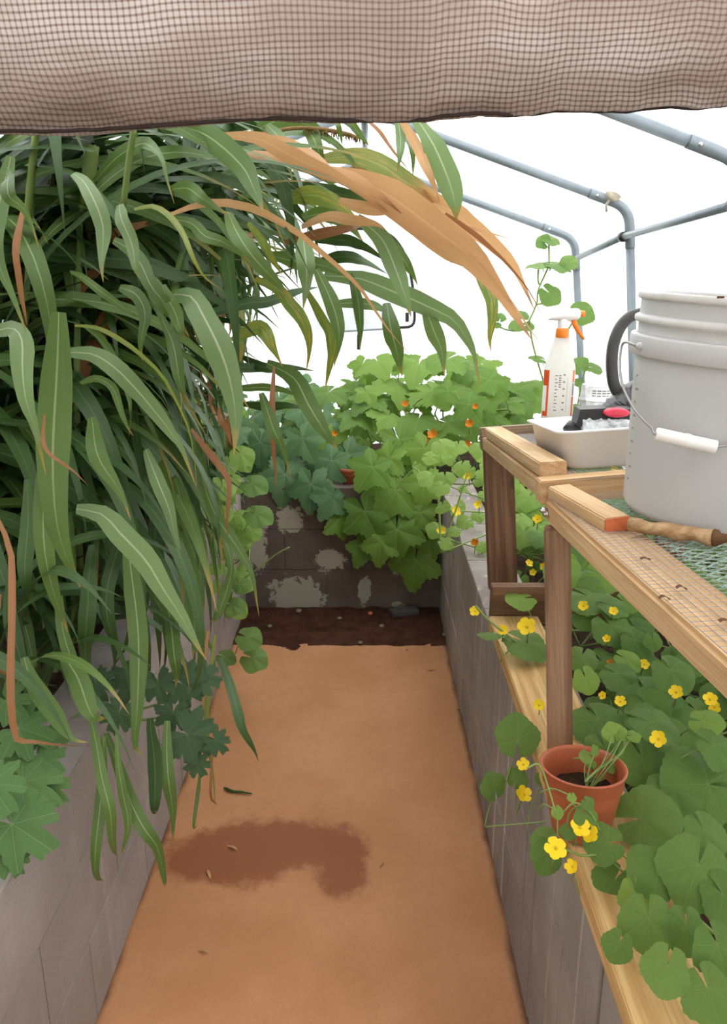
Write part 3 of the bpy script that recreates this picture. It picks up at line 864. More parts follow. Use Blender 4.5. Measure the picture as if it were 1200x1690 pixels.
b.obj('handle_strip', M['darkgrey'], hnd)
MB().tube([hp[26], hp[28], hp[29] + V((0.004, 0, -0.012))], [0.009, 0.012, 0.008], 8).obj('rusty_tang', M['bark'], hnd)

# ---- clear tub
ct = at_plane(983, 692, PFp(0, 0, tz), UF)
ct = at(983, 690, t=2.22)
tub = thing('clear_tub', ct, 'clear plastic food tub with a lid behind the tray', 'tub')
mt = Matrix.Translation(ct)
MB().lathe([(0.0, 0.001), (0.040, 0.0), (0.046, 0.05), (0.0475, 0.056)], 28, mt).obj('tub_body', M['clear'], tub)
MB().lathe([(0.0475, 0.052), (0.052, 0.053), (0.052, 0.058), (0.0475, 0.060), (0.046, 0.096), (0.043, 0.100), (0.0, 0.101)], 28, mt).obj('lid', M['clear'], tub)
b = MB()
for r in range(3):
    for k in range(5):
        a = radians(-125 + k * 17); bb = a + radians(13)
        z = 0.070 + r * 0.007
        b.add([ct + V((0.0472 * cos(q), 0.0472 * sin(q), z + h)) for q, h in ((a, 0), (bb, 0), (bb, 0.0028), (a, 0.0028))], [(0, 1, 2, 3)])
b.obj('printed_lines', M['print'], tub, smooth=False)['kind'] = 'stuff'

# ---- spray bottle
sb = at_plane(918, 693, PFp(0, 0, tz), UF)
sb = at(918, 697, t=min((sb - CAM).dot(_fw), 2.27))
S_ = (sb - CAM).dot(_fw) / F                  # metres per pixel at the bottle
bot = thing('spray_bottle', sb, 'white trigger spray bottle with orange collar on the far bench', 'spray bottle')
mt = Matrix.Translation(sb)
k = S_
prof = [(0.0, 0), (22 * k, 0), (25 * k, 3 * k), (25.5 * k, 10 * k), (25 * k, 88 * k), (24 * k, 94 * k), (20 * k, 106 * k), (15 * k, 124 * k), (11.5 * k, 137 * k), (10 * k, 141 * k)]
MB().lathe(prof, 40, mt, 1.0, 0.68).obj('body', M['bottle'], bot)
MB().lathe([(10.2 * k, 138 * k), (10.6 * k, 139 * k), (10.2 * k, 151 * k), (9 * k, 153 * k), (0, 153 * k)], 24, mt).obj('collar', M['orange'], bot)
b = MB(); R0 = sb + V((0, 0, 153 * k))
b.lathe([(8 * k, 0), (8 * k, 10 * k), (6 * k, 15 * k), (0, 17 * k)], 20, Matrix.Translation(R0))
# head: long body sloping from a pointed back to the nozzle
hs = [(-23, 14, 2, 4), (-16, 17, 5, 6), (-4, 19, 8, 8), (8, 20, 9.5, 9), (18, 21, 9.5, 8.5), (24, 21.5, 8, 7), (26, 21.5, 6, 6)]
vs = []
for x, z, hz, wy_ in hs:
    vs += [R0 + V((x * k, wy_ * k * cos(2 * pi * j / 12), (z + hz * sin(2 * pi * j / 12)) * k)) for j in range(12)]
b.add(vs, [(i * 12 + j, i * 12 + (j + 1) % 12, (i + 1) * 12 + (j + 1) % 12, (i + 1) * 12 + j) for i in range(len(hs) - 1) for j in range(12)] + [tuple(range(11, -1, -1)), tuple((len(hs) - 1) * 12 + j for j in range(12))])
b.obj('spray_head', M['grip'], bot)
MB().tube([R0 + V((24 * k, 0, 22 * k)), R0 + V((29 * k, 0, 22 * k)), R0 + V((33.5 * k, 0, 22 * k))], [5 * k, 5.4 * k, 4.8 * k], 14).obj('nozzle', M['orange'], bot)
b = MB(); tr = [(16, 12, 7), (20, 4, 6.5), (26, -6, 5.5), (32, -14, 3.5), (35, -18, 2)]
vs = []
for x, z, w in tr:
    vs += [R0 + V(((x + dx) * k, dy * k, (z + dx * 0.55) * k)) for dx, dy in ((-w * .5, -4), (w * .5, -4), (w * .5, 4), (-w * .5, 4))]
b.add(vs, [(i * 4 + j, i * 4 + (j + 1) % 4, (i + 1) * 4 + (j + 1) % 4, (i + 1) * 4 + j) for i in range(4) for j in range(4)] + [(3, 2, 1, 0), (16, 17, 18, 19)])
b.obj('trigger', M['orange'], bot)


def wrap(b, a0, a1, z0, z1, off=0.0006, n=6):
    """a strip of print on the oval body; angles in degrees, 270 faces the camera"""
    vs = []
    for i in range(n + 1):
        a = radians(a0 + (a1 - a0) * i / n)
        for z in (z0, z1):
            vs.append(sb + V(((25.2 * k + off) * cos(a), (25.2 * k * 0.68 + off) * sin(a), z * k)))
    b.add(vs, [(2 * i, 2 * i + 2, 2 * i + 3, 2 * i + 1) for i in range(n)])


for q_ in ((184, 222, 62, 87), (212, 222, 20, 62), (190, 222, 12, 20), (318, 330, 68, 87), (318, 330, 12, 44)):
    b = MB(); wrap(b, *q_); b.obj('orange_stripe', M['orange_print'], bot)
b = MB()
for i in range(11):
    z = 22 + i * 5.6
    wrap(b, 246, 252 if i % 2 else 257, z, z + 1.6, n=2)
    if i % 2 == 0: wrap(b, 275, 283, z + 1, z + 3.2, n=2)
for i in range(14): wrap(b, 292, 293.5, 20 + i * 4, 22.6 + i * 4, n=1)
for i in range(6): wrap(b, 260, 268, 60 + i * 3.6, 61.8 + i * 3.6, n=2)
wrap(b, 319, 329, 46, 66, n=2)
b.obj('printed_scale', M['print'], bot)['kind'] = 'stuff'

# ---- grey bucket
bz = RH + 0.010
bc = at_plane(1162, 846, PNp(0, 0, bz), UN)
AX = (V((0.06, -0.02, 1))).normalized()
RB = V((0, 0, 1)).rotation_difference(AX).to_matrix().to_4x4()
BM = Matrix.Translation(bc) @ RB @ Matrix.Diagonal((1, 1, 0.945, 1))
bt_ = (bc - CAM).dot(_fw)
bk = thing('grey_bucket', bc, 'large grey plastic bucket standing on the wire mesh bench', 'bucket')
MB().lathe([(0.0, 0.004), (0.112, 0.004), (0.118, 0.0), (0.1245, 0.003), (0.128, 0.012), (0.1455, 0.268)], 72, BM).obj('body', M['bucket'], bk)
MB().lathe([(0.1450, 0.262), (0.1540, 0.2625), (0.1560, 0.265), (0.1570, 0.292), (0.1555, 0.2955), (0.1470, 0.2965)], 72, BM).obj('collar_band', M['bucket'], bk)
MB().lathe([(0.1465, 0.295), (0.1475, 0.312), (0.1530, 0.3145), (0.1545, 0.3175), (0.1545, 0.3235), (0.1500, 0.3265), (0.1480, 0.327)], 72, BM).obj('ridge', M['bucket_rim'], bk)
MB().lathe([(0.1478, 0.325), (0.1492, 0.356)], 72, BM).obj('neck', M['bucket'], bk)
MB().lathe([(0.1490, 0.350), (0.1535, 0.3515), (0.1548, 0.3545), (0.1545, 0.3605), (0.1520, 0.3635), (0.1480, 0.3630), (0.1465, 0.357), (0.1440, 0.28), (0.1265, 0.012), (0.0, 0.010)], 72, BM).obj('rim', M['bucket_rim'], bk)
b = MB()
for a, z, l in ((-118, 0.3645, 0.016), (-112, 0.3635, 0.010), (-100, 0.3640, 0.013), (-128, 0.363, 0.009), (-107, 0.328, 0.012), (-96, 0.3275, 0.009)):
    r = 0.151 if z > 0.34 else 0.1535
    p = BM @ V((r * cos(radians(a)), r * sin(radians(a)), z)); b.box(p, (l, 0.006, 0.0025), Matrix.Rotation(radians(a * 3), 3, 'Z'))
b.obj('dirt_flecks', M['bark'], bk)['kind'] = 'stuff'
# moulded graduation marks down the left flank
b = MB()
for i in range(9):
    z = 0.05 + i * 0.022; r = 0.128 + (0.1455 - 0.128) * (z - 0.012) / 0.256 + 0.0004
    a0 = radians(176)
    b.add([BM @ V((r * cos(a0 + da), r * sin(a0 + da), z + dz)) for da, dz in ((0, 0), (0.09 if i % 2 else 0.05, 0), (0.09 if i % 2 else 0.05, 0.003), (0, 0.003))], [(0, 1, 2, 3)])
b.obj('graduation_marks', M['print'], bk, smooth=False)['kind'] = 'stuff'
# bail: from the left ear, hanging in front; white grip
ear = BM @ V((-0.158, -0.02, 0.278))
MB().tube([ear + V((0.012, 0, 0)), ear + V((-0.002, -0.001, 0))], [0.006, 0.005], 12).obj('ear', M['bucket_rim'], bk)
gt = bt_ - 0.175
g0, g1 = at(1083, 716, t=gt + 0.01), at(1181, 738, t=gt)
bp = [ear, at(1029, 566, t=bt_ - 0.01), at(1023, 598, t=bt_ - 0.03), at(1027, 634, t=bt_ - 0.07), at(1045, 672, t=bt_ - 0.115), at(1066, 697, t=gt + 0.03), at(1076, 706, t=gt + 0.02), at(1080, 715, t=gt + 0.012), g0]
bail = MB().tube(catmull(bp, 40) + [g1] + [at(1200, 735, t=gt), at(1235, 722, t=gt + 0.01), at(1300, 660, t=gt + 0.06), at(1336, 590, t=gt + 0.15)], 0.0021, 8).obj('bail_wire', M['wire'], bk)
gd = g1 - g0
MB().tube([g0 + gd * q for q in (0.0, 0.02, 0.46, 0.49, 0.55, 0.58, 0.97, 1.0)], [0.0088, 0.0095, 0.0095, 0.0104, 0.0104, 0.0095, 0.0098, 0.0102], 18).obj('grip', M['grip'], bail)

# ---- bare branch piece in front of the bucket
st0, st1 = at_plane(1040, 866, PNp(0, 0, bz + 0.012), UN), at_plane(1178, 887, PNp(0, 0, bz + 0.012), UN)
stc = thing('branch_piece', (st0 + st1) / 2, 'short peeled branch lying on the mesh against the bucket', 'branch')
n = 14
MB().tube([st0.lerp(st1, i / n) + V((0, 0, 0.0012 * sin(i * 1.3))) for i in range(n + 1)], [0.010 + 0.0012 * sin(i * 0.9 + 1) + 0.002 * (i / n) for i in range(n + 1)], 14).obj('peeled_wood', M['stick'], stc)
MB().tube([st1 - gd * 0.001, st1 + (st1 - st0) * 0.035, st1 + (st1 - st0) * 0.09, st1 + (st1 - st0) * 0.22 + V((0, 0, 0.004))], [0.0128, 0.0125, 0.008, 0.004], 12).obj('bark_end', M['bark'], stc)
# dry curled bits on the mesh
for k, (x, y) in enumerate(((1066, 925), (1126, 973), (1198, 1028), (1098, 990))):
    p = at_plane(x, y, PNp(0, 0, bz + 0.002), UN)
    b = MB(); vs = []
    for i in range(5):
        for j in (-1, 1): vs.append(p + V(((i - 2) * 0.004, j * 0.003 + 0.001 * i, 0.002 + 0.003 * sin(i * 1.2) * (1 if k % 2 else 0.6))))
    vs += [q + V((0, 0, 0.0006)) for q in vs]
    f1 = [(2 * i, 2 * i + 2, 2 * i + 3, 2 * i + 1) for i in range(4)]
    b.add(vs, f1 + [tuple(10 + q for q in reversed(f)) for f in f1])
    tag(b.obj('dry_leaf_scrap', M['bark']), ['curled brown leaf scrap on the mesh just below the branch', 'tiny dark leaf scrap on the mesh at the edge of the green netting', 'brown leaf scrap on the mesh at the right picture edge', 'small dark scrap on the mesh near the bench rail'][k], 'leaf scrap', 'dry scraps on the bench mesh')

# ---- terracotta pot on the plank
pz = WH + 0.0385
pc = at(958, 1368, Z=pz)
ps = (pc - CAM).dot(_fw) / F
pot = thing('flower_pot', pc, 'small terracotta plastic pot with a seedling on the plank', 'flower pot')
mt = Matrix.Translation(pc) @ Matrix.Rotation(radians(-7), 4, 'X')
hR = 0.070; hH = 0.118
MB().lathe([(0, 0.003), (hR * 0.66, 0.0), (hR * 0.70, 0.004), (hR * 0.93, hH * 0.74), (hR * 0.945, hH * 0.76)], 48, mt).obj('pot_body', M['terracotta'], pot)
b = MB().lathe([(hR * 0.93, hH * 0.745), (hR * 0.965, hH * 0.76), (hR * 0.99, hH * 0.97), (hR * 1.035, hH * 0.985), (hR * 1.04, hH), (hR * 0.985, hH * 1.005), (hR * 0.95, hH * 0.96), (hR * 0.91, hH * 0.74), (hR * 0.83, hH * 0.50)], 48, mt)
b.obj('rim', M['terracotta'], pot)
b = MB(); vs = [mt @ V((0, 0, hH * 0.66))]
for r in (0.3, 0.6, 0.85, 1.0):
    vs += [mt @ V((r * hR * 0.88 * cos(2 * pi * k / 32), r * hR * 0.88 * sin(2 * pi * k / 32), hH * 0.60 + 0.007 * nz(r * cos(2 * pi * k / 32), r * sin(2 * pi * k / 32), 3, 6))) for k in range(32)]
b.add(vs, [(0, 1 + k, 1 + (k + 1) % 32) for k in range(32)] + [(1 + i * 32 + k, 1 + (i + 1) * 32 + k, 1 + (i + 1) * 32 + (k + 1) % 32, 1 + i * 32 + (k + 1) % 32) for i in range(3) for k in range(32)])
b.obj('potting_soil', M['soil'], pot)
# red pot among the squash leaves on the back wall
rp = at(576, 818, Y=3.52)
rp.z = max(rp.z, WH)
rpt = thing('flower_pot', rp, 'dark red pot half hidden among squash leaves on the back wall', 'flower pot')
MB().lathe([(0, 0.002), (0.034, 0.0), (0.046, 0.06)], 32, Matrix.Translation(rp)).obj('pot_body', M['terracotta'], rpt)
MB().lathe([(0.044, 0.056), (0.050, 0.058), (0.052, 0.074), (0.046, 0.076), (0.040, 0.02), (0, 0.018)], 32, Matrix.Translation(rp)).obj('rim', M['terracotta'], rpt)

# ---- white knot on the hoop bend
kp = at(1014, 318, Y=3.76)
kn = thing('cloth_knot', kp, 'small off-white knot tied on the pipe bend', 'knot')
b = MB(); ks = 0.040
prof = [(0.0, -0.95), (0.55, -0.85), (0.95, -0.35), (1.0, 0.05), (0.75, 0.5), (0.35, 0.8), (0.22, 1.15), (0.26, 1.4), (0.12, 1.5), (0, 1.5)]
Rk = Matrix.Translation(kp) @ Matrix.Rotation(radians(-35), 4, 'Y')
vs = []
for r, z in prof:
    for k in range(20):
        a = 2 * pi * k / 20; q = r * (1 + 0.14 * cos(a * 5) * (r > 0.3))
        vs.append(Rk @ V((q * cos(a) * ks, q * sin(a) * ks, z * ks)))
b.add(vs, [(i * 20 + k, i * 20 + (k + 1) % 20, (i + 1) * 20 + (k + 1) % 20, (i + 1) * 20 + k) for i in range(len(prof) - 1) for k in range(20)])
b.obj('knot_body', M['knot'], kn)
MB().tube([kp + V((-0.01, 0, -0.02)), kp + V((-0.03, 0.01, -0.05)), kp + V((-0.02, 0.03, -0.08))], 0.006, 8).obj('tie', M['knot'], kn)

# ================================================================ ROLLED SHADE NETTING over the entrance
edge_px = [(-60, 222), (0, 220), (80, 221), (170, 217), (250, 212), (400, 201), (470, 199), (560, 203), (640, 204), (706, 202), (724, 197), (775, 192), (800, 190), (840, 194), (880, 193), (915, 187), (960, 187), (1040, 188), (1075, 183), (1110, 180), (1150, 184), (1200, 177), (1260, 176)]
CYY = 1.0


def edge_z(px):
    for (a, b_), (c, d) in zip(edge_px[:-1], edge_px[1:]):
        if a <= px <= c:
            y = b_ + (d - b_) * (px - a) / (c - a); break
    else: y = 220 if px < 0 else 176
    return at(px, y, Y=CYY).z


roll = thing('rolled_shade_netting', (0, CYY, 1.75), 'brown shade netting rolled up across the top of the entrance', 'shade netting')
nu, cell = 220, 0.0068
x0, x1 = -0.95, 0.95
b = MB(); vs = []; uvs = []
# cross-section: offset in y, height above lower edge
sec = [(0.10, 0.62), (0.02, 0.60), (-0.035, 0.52), (-0.065, 0.42), (-0.082, 0.33), (-0.088, 0.25), (-0.082, 0.18), (-0.068, 0.12), (-0.05, 0.075), (-0.03, 0.04), (-0.012, 0.014), (0.0, 0.0), (0.014, 0.002), (0.028, 0.016), (0.042, 0.045), (0.05, 0.08), (0.045, 0.11), (0.03, 0.10), (0.012, 0.06), (0.0, 0.03)]
fine = []
for (a, b_), (c, d) in zip(sec[:-1], sec[1:]):
    for q in range(4): fine.append((a + (c - a) * q / 4, b_ + (d - b_) * q / 4))
fine.append(sec[-1])
arc = [0]
for p, q in zip(fine[:-1], fine[1:]): arc.append(arc[-1] + sqrt((p[0] - q[0]) ** 2 + (p[1] - q[1]) ** 2))
ns = len(fine)
for i in range(nu + 1):
    x = x0 + (x1 - x0) * i / nu
    px = proj(V((x, CYY, 1.8)))[0]
    ez = edge_z(max(-60, min(1260, px)))
    for j, (dy, dz) in enumerate(fine):
        low = max(0.0, 1 - dz / 0.16)
        fold = 0.010 * nz(x, dz, 1, 4) + 0.006 * nz(x * 2, dz * 4 + x * 3, 3, 4)
        crease = 0.030 * low * nz(x * 3.0, dz * 9 - x * 2.2, 8, 2.4) + 0.006 * low * nz(x * 9, dz * 14 + x * 5, 2, 2.0)
        zz = ez + dz + (0.004 * nz(x * 6, j * 0.1, 4, 2) if dz > 0.02 else 0.0015 * nz(x * 30, 0, 1, 3))
        vs.append((x, CYY + dy - fold - crease, zz)); uvs.append((x / cell + 0.6 * nz(x * 2, dz * 2, 6, 2), arc[j] / cell + 0.5 * nz(x * 2, dz * 2, 9, 2)))
fs = [(i * ns + j, (i + 1) * ns + j, (i + 1) * ns + j + 1, i * ns + j + 1) for i in range(nu) for j in range(ns - 1)]
b.add(vs, fs, uvs)
net = b.obj('netting', M['cloth'], roll)
hb = [V((x0 + (x1 - x0) * i / nu, 0, 0)) for i in range(nu + 1)]
he = []
for p in hb:
    px = proj(V((p.x, CYY, 1.8)))[0]
    he.append(V((p.x, CYY - 0.004, edge_z(max(-60, min(1260, px))) + 0.002 + 0.0012 * nz(p.x * 30, 0, 5, 2))))
MB().tube(he, 0.0024, 6).obj('edge_line', M['edge_line'], roll)  # thin dark tube standing in for the shading along the lower edge

# ================================================================ SMALL DEBRIS ON THE PATH
tw = catmull([at(x, y, Z=0.006) for x, y in ((370, 1300), (384, 1306), (398, 1307), (416, 1310))], 10)
tag(MB().tube(tw, [0.003, 0.005, 0.005, 0.0045, 0.004, 0.004, 0.004, 0.003, 0.003, 0.002], 6).obj('twig', M['blade_dk']), 'short dark green stem lying on the path', 'twig')


def pebble(name, px, py, r, mat, label, cat, group, z=0.0, fl=0.6):
    c = at(px, py, Z=z); b = MB(); vs = []
    for i in range(7):
        for k in range(10):
            a = pi * i / 6; q = 2 * pi * k / 10
            d = V((sin(a) * cos(q), sin(a) * sin(q), cos(a) * fl))
            vs.append(c + V((0, 0, r * fl * 0.8)) + d * r * (1 + 0.25 * mnoise.noise(d * 2.3 + V((px, py, 0)))))
    b.add(vs, [(i * 10 + k, (i + 1) * 10 + k, (i + 1) * 10 + (k + 1) % 10, i * 10 + (k + 1) % 10) for i in range(6) for k in range(10)])
    return tag(b.obj(name, mat), label, cat, group)


pebble('pebble', 417, 1098, 0.020, M['grip'], 'white pebble on the path beside the left wall', 'pebble', 'pebbles on the ground', 0.0, 0.35)
for x, y, r, l in ((493, 1010, 0.015, 'pale pebble on the dark soil below the peeled paint patch'), (560, 1022, 0.012, 'light chip on the dark soil in the middle of the strip'), (611, 1014, 0.013, 'rusty chip on the dark soil beside the back wall'), (595, 1062, 0.010, 'small pebble at the edge of the concrete'), (665, 1003, 0.02, 'pale paint flake at the foot of the back wall'), (630, 1035, 0.012, 'grey pebble on the soil strip right of the middle'), (735, 1050, 0.014, 'grey stone in the soil corner beside the right wall'), (445, 1035, 0.011, 'brown pebble on the soil strip near the left wall')):
    pebble('pebble', x, y, r, M['stone'] if r != 0.013 else M['wood_orange_end'], l, 'pebble', 'pebbles on the ground', 0.008)
board('flat_slab', at(645, 1012, Z=0.02), at(688, 1006, Z=0.02), 0.06, 0.025, M['slab'])
tag(bpy.data.objects['flat_slab'], 'flat grey slab leaning at the foot of the back wall', 'slab')
dl = ['small dry leaf bit on the path near the right wall', 'dry leaf bit on the path just right of the damp stain', 'yellow leaf bit on the damp stain', 'dry bit on the path at the foot of the left wall', 'dry bit in front of the damp stain', 'small dry bit in the middle of the far path', 'dry scrap by the right wall beside the first joint', 'tiny dry scrap on the near path']
for k, (x, y) in enumerate(((757, 1170), (630, 1425), (383, 1399), (215, 1470), (345, 1443), (712, 1106), (745, 1136), (335, 1570))):
    p = at(x, y, Z=0.002); b = MB(); a = k * 1.3; L = 0.011 + 0.004 * (k % 3)
    d = V((cos(a), sin(a), 0)); s = V((-sin(a), cos(a), 0)); vs = []
    for i in range(6):
        w = 0.004 * sin(pi * (i + 0.4) / 6)
        for q in (-1, 1): vs.append(p + d * (i - 2.5) / 2.5 * L + s * q * w + V((0, 0, 0.002 + 0.003 * abs(q) * sin(i))))
    vs += [q + V((0, 0, 0.0006)) for q in vs]
    f1 = [(2 * i, 2 * i + 2, 2 * i + 3, 2 * i + 1) for i in range(5)]
    b.add(vs, f1 + [tuple(12 + q for q in reversed(f)) for f in f1])
    tag(b.obj('dry_leaf_scrap', M['dry']), dl[k], 'leaf scrap', 'dry scraps on the path')

# ================================================================ TALL GRASS in the left planter
NSEC = 16
PROF = [(0, .42), (.08, .62), (.25, .95), (.45, 1.0), (.60, .82), (.72, .58), (.83, .34), (.92, .16), (.97, .07), (1, .015)]


def wprof(t, peak=None):
    if peak is not None: t = t / (2 * peak) if t < peak else 0.5 + (t - peak) / (2 * (1 - peak))
    for (a, b_), (c, d) in zip(PROF[:-1], PROF[1:]):
        if t <= c: return b_ + (d - b_) * (t - a) / (c - a)
    return 0.02


def blade(pts, sides, w, seed, peak=None, fold=0.09, n=NSEC):
    """a leaf blade: 5 points across, V-folded at the midrib, with wavy margins"""
    b = MB(); vs = []; uvs = []
    for i, p in enumerate(pts):
        t = i / (n - 1); hw = w * 0.5 * wprof(t, peak)
        tg = (pts[min(i + 1, n - 1)] - pts[max(i - 1, 0)]).normalized()
        s = sides[i]; s = (s - tg * s.dot(tg)).normalized(); nn = s.cross(tg)
        for k in (-1, -0.5, 0, 0.5, 1):
            wav = 0.10 * hw * sin(t * 19 + seed * 3 + (0 if k > 0 else 1.7)) * abs(k) ** 2
            vs.append(p + s * (k * hw) + nn * (abs(k) * fold * hw + wav))
            uvs.append((0.5 + k * 0.5, t))
    b.add(vs, [(i * 5 + k, i * 5 + k + 1, (i + 1) * 5 + k + 1, (i + 1) * 5 + k) for i in range(n - 1) for k in range(4)], uvs)
    return b


stalk_spots = []
gr = random.Random(5)
yy = 1.62
while yy < 3.75:
    for x in (-0.72, -0.88, -1.05, -1.17):
        if gr.random() < 0.86: stalk_spots.append((x + gr.uniform(-.06, .06), yy + gr.uniform(-.1, .1)))
    yy += 0.26
GL = 'tall leafy grass stalk in the dense clump of the left planter'
GG = 'tall grass stalks in the left planter'
plants = []
XMAX = [(150, 600), (260, 600), (300, 600), (400, 540), (500, 450), (600, 405), (700, 385), (900, 375), (1060, 372), (1150, 350), (1220, 310), (1300, 265), (1400, 250), (2000, 200)]


def xmax(y):
    if y < 150: return 560
    for (a, b_), (c, d) in zip(XMAX[:-1], XMAX[1:]):
        if a <= y <= c: return b_ + (d - b_) * (y - a) / (c - a)
    return 200


for i, (x, y) in enumerate(stalk_spots):
    h = min(gr.uniform(1.2, 1.7), EZ(y) + 0.34 * (1 - abs(x) / 1.24) - 0.12 - 0.5)
    base = V((x, y, 0.50)); lean = V((gr.uniform(0.05, 0.34), gr.uniform(-0.22, 0.12), 0))
    sp = [base + lean * (q / 7) ** 1.8 + V((0, 0, h * q / 7)) for q in range(8)]
    e = thing('tall_grass', base, GL, 'tall grass', GG)
    plants.append((e, base, sp))
    b = MB(); fp = catmull(sp, 22)
    b.tube(fp, [(0.0105 - 0.0055 * k / 21) * (1.28 if k % 3 == 0 else 1.0) for k in range(22)], 7)
    b.obj('stalk', M['stalk'], e)
    made = 0; tries = 0
    while made < 14 and tries < 120:
        tries += 1
        hgt = gr.uniform(0.10, 1.0); k = hgt * 21; org = fp[min(21, int(k))]
        az = gr.choice([gr.gauss(-0.6, 0.9), gr.gauss(-0.6, 0.9), gr.uniform(-pi, pi)])
        L = gr.uniform(0.5, 0.98); el = radians(gr.uniform(25, 72)); bend = radians(gr.uniform(95, 165))
        d = V((cos(az), sin(az), 0)); pts = [org.copy()]; p = org.copy()
        for q in range(1, NSEC):
            t = q / (NSEC - 1); a = el - bend * t ** 1.25
            p = p + (d * cos(a) + V((0, 0, 1)) * sin(a)) * (L / (NSEC - 1)); pts.append(p.copy())
        bad = 0
        for q in pts[2:]:
            X, Y_, z_ = proj(q)
            if z_ < 1.5 or q.z < 0.05 or q.x < -1.2 or q.z > EZ(q.y) + 0.42 * (1 - abs(q.x) / 1.24) - 0.02: bad += 4
            if X > xmax(Y_) or Y_ > 1260 + 0.35 * X: bad += 1
            if q.x > -0.1: bad += 1
            if q.z < WH + 0.02 and q.x < PXL + 0.02 and q.x > PXL - 0.17: bad += 1
        if bad > 1: continue
        sd = d.cross(V((0, 0, 1))).normalized(); tw0 = gr.uniform(-0.5, 0.5); tw1 = gr.uniform(-0.9, 0.9)
        sides = []
        for q in range(NSEC):
            tg = (pts[min(q + 1, NSEC - 1)] - pts[max(q - 1, 0)]).normalized()
            sides.append(Matrix.Rotation(tw0 + tw1 * q / NSEC, 3, tg) @ sd)
        c = gr.random()
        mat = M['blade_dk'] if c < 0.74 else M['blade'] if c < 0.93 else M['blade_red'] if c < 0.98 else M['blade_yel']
        blade(pts, sides, gr.uniform(0.034, 0.062), made + i, fold=0.08).obj('leaf', mat, e)
        made += 1



def filler(own, org, az, L, el, bend, w, mat, seed, tw0, tw1, zmin=1.5):
    d = V((cos(az), sin(az), 0)); pts = [org.copy()]; p = org.copy(); bad = 0
    for q in range(1, NSEC):
        a = el - bend * (q / (NSEC - 1)) ** 1.25
        p = p + (d * cos(a) + V((0, 0, 1)) * sin(a)) * (L / (NSEC - 1)); pts.append(p.copy())
    for q in pts[1:]:
        X, Y_, z_ = proj(q)
        if z_ < zmin or q.z < 0.05 or q.x < -1.23 or q.z > EZ(q.y) + 0.42 * (1 - abs(q.x) / 1.24) - 0.02: return False
        if X > xmax(Y_) or Y_ > 1230 + 0.35 * X: bad += 1
        if q.z < WH + 0.02 and PXL - 0.17 < q.x < PXL + 0.02: bad += 1
    if bad > 1: return False
    sd = d.cross(V((0, 0, 1))).normalized(); sides = []
    for q in range(NSEC):
        tg = (pts[min(q + 1, NSEC - 1)] - pts[max(q - 1, 0)]).normalized()
        sides.append(Matrix.Rotation(tw0 + tw1 * q / NSEC, 3, tg) @ sd)
    blade(pts, sides, w, seed, fold=0.08).obj('leaf', mat, own)
    return True


def nearest_plant(x, y): return min(plants, key=lambda q: (q[1].x - x) ** 2 + (q[1].y - y) ** 2)[0]


def many(count, f):
    k = 0
    for _ in range(count * 8):
        if k >= count: break
        if f(k): k += 1


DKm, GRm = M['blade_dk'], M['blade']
# long leaves sweeping up and over towards the path
def sweep(k):
    x, y = gr.uniform(-1.15, -.68), gr.uniform(1.7, 2.7)
    return filler(nearest_plant(x, y), V((x, y, gr.uniform(.7, 1.7))), gr.gauss(-0.15, .4), gr.uniform(.8, 1.25), radians(gr.uniform(30, 70)), radians(gr.uniform(60, 125)), gr.uniform(.028, .05), DKm if gr.random() < .8 else GRm, k, gr.uniform(.2, 1.2), gr.uniform(-.5, .5))
many(170, sweep)
# leaves high under the roof
def high(k):
    x, y = gr.uniform(-1.1, -.35), gr.uniform(1.65, 2.6)
    return filler(nearest_plant(x, y), V((x, y, gr.uniform(1.55, 1.95))), gr.uniform(-pi, pi), gr.uniform(.4, .8), radians(gr.uniform(5, 50)), radians(gr.uniform(60, 130)), gr.uniform(.03, .055), DKm if gr.random() < .7 else GRm, k, gr.uniform(-.9, .9), gr.uniform(-.5, .5))
many(120, high)
# crowded back of the clump, added to block light from the sheet wall
def back(k):
    x, y = gr.uniform(-1.2, -.95), gr.uniform(1.5, 3.6)
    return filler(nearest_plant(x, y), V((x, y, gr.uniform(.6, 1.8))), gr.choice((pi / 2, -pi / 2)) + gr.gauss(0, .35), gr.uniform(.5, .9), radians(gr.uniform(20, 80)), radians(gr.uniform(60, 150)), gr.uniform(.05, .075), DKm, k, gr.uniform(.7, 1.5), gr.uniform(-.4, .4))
many(200, back)
# low hanging leaves in front of the stalks
def low_(k):
    x, y = gr.uniform(-.95, -.62), gr.uniform(1.62, 2.6)
    return filler(nearest_plant(x, y), V((x, y, gr.uniform(.85, 1.35))), gr.gauss(-.5, .8), gr.uniform(.5, .85), radians(gr.uniform(0, 50)), radians(gr.uniform(90, 140)), gr.uniform(.03, .05), DKm if gr.random() < .6 else GRm, k, gr.uniform(-.6, .6), gr.uniform(-.8, .8))
many(120, low_)
def lowfront(k):
    x, y = gr.uniform(-1.05, -.70), gr.uniform(1.3, 1.7)
    return filler(nearest_plant(x, y), V((x, y, gr.uniform(.58, .95))), gr.uniform(-pi, pi), gr.uniform(.3, .55), radians(gr.uniform(20, 80)), radians(gr.uniform(60, 140)), gr.uniform(.025, .04), DKm if gr.random() < .75 else GRm, k, gr.uniform(-.6, .6), gr.uniform(-.8, .8), 1.15)
many(60, lowfront)

G, LT, DK, YL, TN, TG, RD = 'blade', 'blade_lt', 'blade_dk', 'blade_yel', 'blade_tan', 'blade_tg', 'blade_red'
